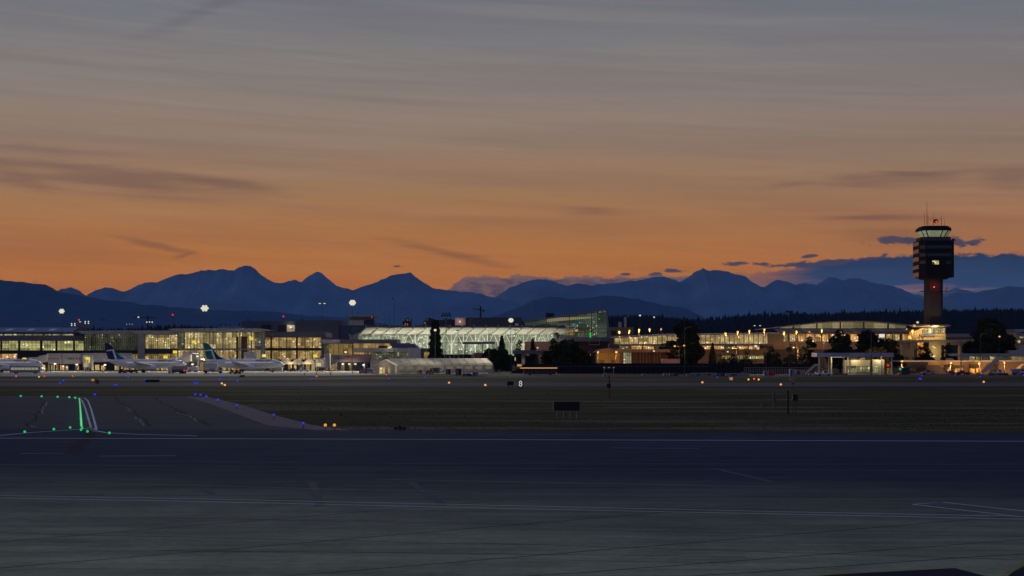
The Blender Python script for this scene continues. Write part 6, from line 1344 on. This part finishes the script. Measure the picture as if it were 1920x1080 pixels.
for i, (a, z_) in enumerate(bl):
    near = min(bl, key=lambda q_: abs(q_[0]-a) if q_ != (a, z_) else 9e9)
    edge_light('%s small blue lamp from the left on the far taxiway' % ['first', 'second', 'third', 'fourth', 'fifth', 'sixth', 'seventh', 'eighth', 'ninth', 'tenth', 'eleventh', 'twelfth', 'thirteenth', 'fourteenth', 'fifteenth', 'sixteenth', 'seventeenth', 'eighteenth', 'nineteenth', 'twentieth', 'twenty-first', 'last'][sorted(bl).index((a, z_))], a, z_, E_blue, z_+1.4, 'far blue taxiway lights')
for i, (a, z_, c_, lb) in enumerate([(30, 705.5, E_red, 'leftmost red lamp on the apron edge below the bus'), (83, 705.3, E_red, 'red lamp right of the yellow one at far left'), (136.5, 705, E_red, 'red lamp below the lettered walkway'), (593.5, 705.5, E_red, 'red lamp on the apron edge left of the gabled tent'), (724, 702, E_red, 'red lamp below the gabled tent'), (73, 706.6, E_yel, 'yellow lamp near the left edge of apron'),
                       (416, 719, E_orange, 'left of the orange lamp pair on the far taxiway'), (421.5, 722, E_orange, 'right lower of the orange lamp pair on the far taxiway'), (842, 717.6, E_orange, 'orange lamp below the long tent'), (910, 722, E_orange, 'orange lamp left of the number sign'), (1317, 717, E_orange, 'orange lamp on the far taxiway right of the marker pole'), (1464, 721, E_orange, 'orange lamp left of the dark lantern pole'), (1844.5, 716, E_orange, 'rightmost orange lamp on the far taxiway'),
                       (1403.5, 711.6, E_yel, 'yellow lamp left of the small red lamp'), (1422.5, 711.6, E_yel, 'yellow lamp right of the small red lamp'), (1414, 710.5, E_red, 'small red lamp between two yellow ones'), (142, 703.8, E_green, 'left one of two tiny green apron lamps'), (149, 703.6, E_green, 'right one of two tiny green apron lamps')]):
    edge_light(lb, a, z_, c_, z_+1.6, 'coloured airfield lights', r=.34 if c_ is not E_green else .18)
# green centreline lamps: flush fittings down the lead-on line
gl = []
for i in range(27):
    s_ = i/26; py = 748+52*s_; px = 148.5+4.2*s_**.7; gl.append((px, py))
GLp = None
for i, (px, py) in enumerate(gl):
    Y = GY(py); x_ = X(px, Y)
    if GLp is None:
        GLp = thing('centreline_light', 'green centreline lamp in the dense row beside the double white line', 'airfield light', (x_, Y, .02), 0, 'green centreline row')
        MB().cyl((0, 0, 0), .16, .03, 10).build('base', P_metal, GLp, False); MB().ball((0, 0, .06), .13, 8, .7).build('lens', em('centre_green', (.14, .95, .36), .75), GLp, False)
    else: dup(GLp, (x_, Y, .02))
for i in range(5):
    px, py = gl[3+i*5]; Y = GY(py); light('green_glow', (X(px, Y), Y-.1, .7), 22, (.03, 1, .35), None, .15).parent = GLp
for o_ in [c for c in GLp.children if c.type == 'LIGHT']: o_.location = o_.location-GLp.location
for a, z_, lb in [(39, 743.8, 'leftmost green lamp on far edge of left taxiway'), (78, 744.4, 'second green lamp on far edge of left taxiway'), (108, 745.4, 'third green lamp on far edge of left taxiway'), (130, 746.2, 'fourth green lamp on far edge of left taxiway'), (141, 747.1, 'green lamp at top of the dense row'), (154, 804.5, 'green lamp just below the dense row'), (152, 808.3, 'lower green lamp below the dense row'), (164, 811.5, 'green lamp right below the dense row'),
                  (131.5, 804.2, 'green lamp on the curved line left of the dense row'), (101, 807.3, 'green lamp midway on the curved left line'), (46.5, 812.3, 'leftmost green lamp on the curved left line'), (205, 814.5, 'green lamp on the curved right line')]:
    edge_light(lb, a, z_, E_green, z_+.6, 'single green taxiway lamps', .16 if z_ > 790 else .24)
# long dark sign on four legs
Y = 200; q = thing('taxiway_sign_board', 'long black back of a taxiway sign on four legs in the grass, centre', 'sign', (X(1062, Y), Y, 0))
MB().box(X(1038.3, Y), X(1087, Y), Y, Y+.35, Z(770, Y), Z(753, Y)).build('panel', pm('sign_black', (.008, .008, .009), .5), q); MB().box(X(1037, Y), X(1038.2, Y), Y-.02, Y+.37, Z(770, Y), Z(753, Y)).build('edge_trim', W_tan, q)
for a in (1044, 1056.5, 1068.5, 1081): MB().tube([(X(a, Y), Y+.17, 0), (X(a, Y), Y+.17, Z(769.9, Y))], .035, 6).build('leg', W_grey, q)
def sign(label, a, b, t, u, base, mat, txt=None, tm=None, size=None, side=None, name='airfield_sign'):
    Y = GY(base); q = thing(name, label, 'sign', (X((a+b)/2, Y), Y, 0), 0, 'airfield signs'); x0, x1 = X(a, Y), X(b, Y)
    MB().bbox(x0, x1, Y, Y+.3, Z(u, Y), Z(t, Y), .04).build('panel', mat, q)
    for k in (.2, .8): xx = x0+(x1-x0)*k; MB().box(xx-.06, xx+.06, Y+.1, Y+.2, 0, Z(u, Y)).build('leg', W_frame, q)
    if txt: textmesh(txt, size, 'lettering', tm, q, Vector(((x0+x1)/2, Y-.03, Z(u, Y)+.18))-q.location, (R(90), 0, 0), .02)
    if side: MB().box(x0-.14, x0-.005, Y, Y+.3, Z(u, Y), Z(t, Y)).build('side_trim', side, q)
    return q
SB = pm('sign_black', (.008, .008, .009), .5)
sign('black number sign with white 8 beside the taxiway', 971, 981, 713.2, 726, 727.5, SB, '8', em('sign_white_glow', (1, .98, .92), .5), 1.95, V_tan)
sign('dark low sign with dull yellow-brown face left of the number sign', 951, 963, 715, 722.6, 727, SB, )
sign('small glowing orange square sign on the far grass at left', 171.5, 176.3, 710.6, 714.4, 717.5, em('sign_amber_glow', (1, .38, .0), .45)); sign('dim olive sign panel right beside the glowing orange sign', 177.2, 182, 711, 714.4, 717.5, pm('olive_panel', (.14, .13, .06)))
sign('dark slab sign right below the glowing orange sign', 180, 185.5, 713, 719, 719.5, pm('sign_rust', (.12, .03, .02)))
sign('wide low black sign on the far grass at left', 272.5, 299, 712, 716.4, 717, SB)
sign('small low dark sign at the apron edge below the teal-tailed jet', 449, 459, 703.6, 706.8, 707.5, SB)
sign('small pink-white lit sign right of centre', 1368, 1374, 707.4, 712.6, 713.5, em('sign_pink_glow', (1, .45, .40), .35), None, None, None, SB)
Y = GY(747.5); q = thing('marker_pole', 'rust red square post with small black box in the grass right of centre', 'pole', (X(1142.3, Y), Y, 0))
MB().box(-.13, .13, -.13, .13, 0, Z(703.5, Y)).build('post', pm('rust_red_post', (.20, .04, .02), .9), q, False); MB().box(-.45, .28, -.3, -.14, Z(727, Y), Z(719.5, Y)).build('control_box', SB, q, False); MB().box(.14, .45, -.1, .1, Z(716, Y), Z(714.5, Y)).build('bracket', W_frame, q, False)
Y = GY(775.5); q = thing('dark_post', 'plain dark upright post left of the lantern pole in the grass', 'post', (X(1477.5, Y), Y, 0)); MB().bbox(-.12, .12, -.12, .12, 0, Z(732, Y), .02).build('post', pm('post_brown', (.035, .02, .022)), q, False)
Y = GY(775); q = thing('lantern_pole', 'dark pole with lantern-shaped top and black cabinet in the grass', 'pole', (X(1486.8, Y), Y, 0))
MB().tube([(0, 0, 0), (0, 0, Z(716, Y))], .05, 6).build('pole', W_frame, q, False); MB().prism([(-.28, Z(707, Y)), (.28, Z(707, Y)), (.14, Z(716, Y)), (-.14, Z(716, Y))], -.2, .2).build('lantern', V_tan, q, False); MB().prism([(-.42, Z(713, Y)), (-.29, Z(713, Y)), (-.29, Z(706, Y)), (-.36, Z(706, Y))], -.15, .15).build('shield', SB, q, False)
MB().bbox(-.12, .6, -.35, -.05, Z(751, Y), Z(739, Y), .03).build('cabinet', SB, q, False)
for a in (-.02, .28, .44): MB().tube([(a, -.2, 0), (a, -.2, Z(750.9, Y))], .03, 5).build('leg', W_frame, q, False)
MB().prism([(-.22, Z(718, Y)), (.25, Z(718.5, Y)), (.1, Z(720, Y)), (-.1, Z(720, Y))], -.1, .1).build('collar', SB, q, False)
Y = GY(764.5); q = thing('instrument_cabinet', 'tilted grey instrument cabinet on a stand left of the dark post', 'cabinet', (X(1452, Y), Y, 0))
MB().prism([(-.24, .75), (.26, .72), (.2, 1.55), (.1, 2.15), (-.24, 2.15)], -.2, .2).build('housing', pm('cabinet_grey', (.09, .09, .11)), q, False); MB().tube([(-.2, 0, 0), (-.2, 0, 2.2)], .04, 6).build('post', W_grey, q, False); MB().tube([(0, 0, .75), (.15, 0, 0)], .03, 5).build('leg', W_frame, q, False); MB().tube([(-.2, 0, .5), (-.45, 0, .1)], .03, 5).build('leg', W_frame, q, False)
Y = GY(762); q = thing('junction_box', 'small junction box with sagging cable left of the instrument cabinet', 'box', (X(1428.5, Y), Y, 0))
MB().bbox(-.22, .22, -.2, .2, .12, .42, .03).build('box_shell', W_mauve, q, False); MB().box(-.2, .2, -.15, .15, 0, .12).build('plinth', V_tan, q, False); MB().tube([(.22, 0, .35), (.6, 0, .08), (.95, 0, .05), (1.3, 0, .4)], .02, 5).build('cable', P_tyre, q, False)
# ================= TREES AND BUSHES =================
M_leaf = pm('leaf_green', (.030, .038, .016), .9, 0, .5, .8, .1); M_leafd = pm('dark_leaf', (.018, .026, .014), .9, 0, .5, .8, .1); M_leafy = pm('lamplit_leaf_tint', (.16, .13, .03), .9, 0, .4, .8, .1); M_bark = pm('bark', (.06, .045, .035), 1, 0, .3, 2)  # the yellow leaf has warm lamplight put into its colour
def tree(label, a, b, t, Y, kind='round', n=2600, mat=None, base=None, cat='tree', grp=None, name=None, lobes=None):
    mat = mat or M_leaf; x_ = X((a+b)/2, Y); W = (b-a)/F*Y/2; H = Z(t, Y); rnd = random.Random(int(a*7+b))
    q = thing(name or ('conifer_tree' if kind == 'cone' else 'tree'), label, cat, (x_, Y, 0), 0, grp)
    tr = MB(); th = H*.45
    tr.tube([(0, 0, 0), (rnd.uniform(-.2, .2)*min(1, W*.3), 0, th*.5), (0, 0, th if kind != 'cone' else H*.95)], max(.12, W*.07), 7, max(.05, W*.03))
    if kind != 'cone':
        for k in range(7):
            q0 = rnd.uniform(0, 6.28); l = W*rnd.uniform(.5, .8); tr.tube([(0, 0, th*rnd.uniform(.5, .9)), (math.cos(q0)*l*.5, math.sin(q0)*l*.5, th+H*.08), (math.cos(q0)*l, math.sin(q0)*l, th+H*rnd.uniform(.15, .35))], W*.03, 5, W*.012)
    tr.build('trunk', M_bark, q, False)
    cr = MB(); vs = []; fs = []
    L = []
    if kind == 'round':
        for k in range(lobes or 15):
            q0 = rnd.uniform(0, 6.28); rr = rnd.uniform(.15, .72)*W; zz = rnd.uniform(.22, .86)*H
            lim = math.sqrt(max(.05, 1-((zz-.48*H)/(.56*H))**2)); lr = rnd.uniform(.22, .36)*min(W, H*.6)
            L.append((math.cos(q0)*rr*lim, math.sin(q0)*rr*lim, min(zz, H-lr*.9), lr))
        L.append((rnd.uniform(-.1, .1)*W, 0, H-.30*min(W, H), .30*min(W, H)))
        for k in range(8): q0 = rnd.uniform(0, 6.28); L.append((math.cos(q0)*W*rnd.uniform(.3, .75), math.sin(q0)*W*.6, H*rnd.uniform(.18, .45), W*rnd.uniform(.28, .38))); L.append((-W*.68, 0, H*.42, W*.30)); L.append((W*.68, 0, H*.40, W*.30)); L.append((0, 0, H*.5, W*.5))
    for i in range(n):
        if kind == 'round':
            cx0, cy0, cz0, lr = L[rnd.randrange(len(L))]
            d = Vector((rnd.gauss(0, 1), rnd.gauss(0, 1), rnd.gauss(0, 1))).normalized()*lr*(rnd.random()**.33)*1.06
            c = Vector((cx0, cy0, cz0))+Vector((d.x, d.y, d.z*.85)); s_ = W*rnd.uniform(.07, .145)
        elif kind == 'cone':
            h = rnd.random()**.8; zz = H*(.06+.94*(1-h) if False else .06+.94*h); ti = (zz/H*13) % 1; rr = W*(1-zz/H)**.85*(1.05-.45*ti)*rnd.random()**.4+W*.03
            q0 = rnd.uniform(0, 6.28); c = Vector((math.cos(q0)*rr, math.sin(q0)*rr, zz-rr*.15)); s_ = W*rnd.uniform(.08, .15)
        else:  # column
            zz = H*rnd.uniform(.03, 1); rr = W*(1-.55*(zz/H)**2)*(1+.15*math.sin(zz*2.1))*rnd.random()**.35; q0 = rnd.uniform(0, 6.28); c = Vector((math.cos(q0)*rr, math.sin(q0)*rr, zz)); s_ = W*rnd.uniform(.10, .18)
        u_ = Vector((rnd.gauss(0, 1), rnd.gauss(0, 1), rnd.gauss(0, .7))).normalized(); v_ = u_.cross(Vector((rnd.gauss(0, 1), rnd.gauss(0, 1), rnd.gauss(0, 1)))).normalized()
        o_ = len(vs); vs += [tuple(c+u_*s_), tuple(c+v_*s_*.6), tuple(c-u_*s_*.9), tuple(c-v_*s_*.6)]; fs.append((o_, o_+1, o_+2, o_+3))
    vs = [(p[0], p[1], max(.05, p[2])) for p in vs]
    cr.add(vs, fs).build('crown', mat, q, False); return q
tree('big spreading dark tree left of the ochre building', 1016, 1110, 634, 674, n=6500, lobes=24); tree('dark bushy tree top behind the big spreading one', 1022, 1062, 623, 690, n=2500)
tree('big round dark tree before the glass link, right of centre', 1247, 1320, 598.5, 690, n=9500, lobes=26, mat=M_leafd)
tree('dark bush tree at left foot of the big round one', 1228, 1258, 641, 700, n=1600, mat=M_leafd)
tree('small dark conifer right of the big round tree', 1322, 1350, 643, 690, 'cone', 1500); tree('low dark shrub tree right of small conifer', 1345, 1366, 655, 688, n=900, mat=M_leafd)
tree('low broad dark tree by the greenish floodlight', 1385, 1412, 650, 700, n=1200); tree('dark shrub tree between floodlight mast and slim pole', 1424, 1466, 650, 705, n=1600, mat=M_leafd); tree('dim low tree left of the floodlight mast', 1360, 1390, 662, 670, n=1200, mat=M_leafd); tree('low dark round tree left of slim conical tree', 1468, 1500, 643, 700, n=1400, lobes=10)
tree('dense tall dark tree with pointed top left of the gatehouse', 1497, 1537, 630, 680, n=4200, mat=M_leafd); tree('dark oak with ragged top left behind the gatehouse', 1545, 1606, 617, 690, n=3800, mat=M_leafd); tree('taller dark oak with rounded top behind the gatehouse', 1596, 1662, 616, 700, n=4500, mat=M_leafd)
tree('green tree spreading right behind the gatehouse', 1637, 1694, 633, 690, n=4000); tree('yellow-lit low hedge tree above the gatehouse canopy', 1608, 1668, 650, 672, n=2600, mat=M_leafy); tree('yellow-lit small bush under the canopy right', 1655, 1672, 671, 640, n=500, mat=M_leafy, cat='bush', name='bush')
tree('dark tree left of the lobby stair tower', 1716, 1752, 641, 720, n=2200); tree('dark tree right of the lobby stair tower', 1764, 1796, 641, 720, n=2000); 
tree('huge round dark tree near the right edge', 1806, 1903, 595.5, 712, n=8500, lobes=26, mat=M_leafd); tree('small dark tree before the right end of overpass', 1925, 1960, 630, 700, n=1500)
tree('spiky dark conifer before the canopy hall, left one', 922, 960, 630, 720, 'cone', 1500, M_leafd); tree('spiky dark conifer before the canopy hall, right one', 985, 1013, 635, 725, 'cone', 1800, M_leafd); tree('dark broad tree between the two spiky conifers', 958, 992, 636, 730, n=2000); tree('low dark tree left of the spiky conifers', 899, 962, 652, 722, n=4200, mat=M_leafd)
tree('narrow dark column tree rising in front of the white canopy', 803, 829, 600.5, 742, 'column', 9000, M_leafd, name='columnar_tree')
for a, b, t, Y in [(745, 765, 693, 655)]: pass
tree('low ragged dark bush on the near grass edge', 738, 762, 799, GY(806.5), n=260, mat=M_leafd, cat='bush', name='bush', lobes=6)
tree('tiny dark bush in mid grass', 637, 642, 772, GY(779.5), n=120, mat=M_leafd, cat='bush', name='bush', lobes=3)
for a, b, t, s_ in [(1000, 1120, 681, 'left'), ]: pass
# tufts of dry grass across the infield, one uncountable mass
tf = MB(); rnd = random.Random(3); vs = []; fs = []
def infield(px, py): return py > 726 and (py < 741 or px > 360+(py-743)*3.9) and py < 807+max(0, (px-600)/330)
for i in range(7000):
    py = 726+(rnd.random()**.8)*84; px = rnd.uniform(-30, 1950)
    if not infield(px, py+1.5): continue
    Y = GY(py); x_ = X(px, Y); h = rnd.uniform(.03, .09)*(1+.8*mn.noise(Vector((x_*.05, Y*.05, 0)))); w_ = rnd.uniform(.08, .25); q0 = rnd.uniform(-.6, .6)
    o_ = len(vs); vs += [(x_-w_*math.cos(q0), Y-w_*math.sin(q0), -.02), (x_+w_*math.cos(q0), Y+w_*math.sin(q0), -.02), (x_+rnd.uniform(-.1, .1), Y, h)]; fs.append((o_, o_+1, o_+2))
o = tf.add(vs, fs).build('grass_tufts', gmat('tuft_grass', (.24, .20, .13), (.12, .13, .06), .02, (1, 3, 1), 1, .3, .05)); o['kind'] = 'stuff'; o['label'] = 'dry grass tufts over the infield between runway and taxiway'; o['category'] = 'grass'

# scattered small lamps beyond the link and the shrubs
for a, z_, Y, c_, lb in [(1356, 652, 760, E_white, 'upper of the small white lamps right of small conifer'), (1364.5, 659.5, 750, E_white, 'lower of the small white lamps right of small conifer'), (1181, 617, 960, E_white, 'left one of two tiny white lamps on the service building'), (1186, 619.5, 960, E_warm, 'right one of two tiny white lamps on the service building'),
                         (1273, 624, 760, E_orange, 'orange lamp shining through the big round tree, upper left'), (1297, 636, 700, E_orange, 'orange lamp shining through the big round tree, right'), (1602, 632, 676, E_orange, 'orange lamp shining through the oak behind the gatehouse'), (1874, 631, 690, E_orange, 'orange lamp shining through the huge tree at right'),
                         (1008, 652, 755, E_warm, 'pale lamp low between the conifers'), (982, 650, 755, E_orange, 'orange lamp low left between the conifers'), (905, 640, 800, E_warm, 'warm lamp under the kerbside shelter'), (875, 659, 790, E_white, 'white lamp left of the brick kiosk'), (1335, 636, 860, E_orange, 'orange lamp on link roadway right of the big round tree'), (1700, 617, 880, E_orange, 'orange lamp left of the highest lantern'), (1667, 628, 880, E_white, 'bluish white lamp right of the bright screen')]:
    mast(lb, a, z_, Y, 'single', name='street_lamp', grp='small scattered lamps', col=c_, hr=.45, rp=.07)

# ================= HAZE =================
hz_ = MB().box(-27000, 27000, -160, 36500, -1.02, 1420)
hm = bpy.data.materials.new('haze_air'); hm.use_nodes = True; hn = NT(hm.node_tree); hn.n.clear()
pv = hn.new('ShaderNodeVolumePrincipled'); pv.inputs['Color'].default_value = (.28, .62, 1, 1); pv.inputs['Density'].default_value = 1.35e-5
pv.inputs['Anisotropy'].default_value = 0
ho = hn.new('ShaderNodeOutputMaterial'); hn.link(pv.outputs[0], ho.inputs['Volume'])
o = hz_.build('haze', hm); o['kind'] = 'stuff'; o['label'] = 'blue evening haze between the airport and the mountains'; o['category'] = 'haze'
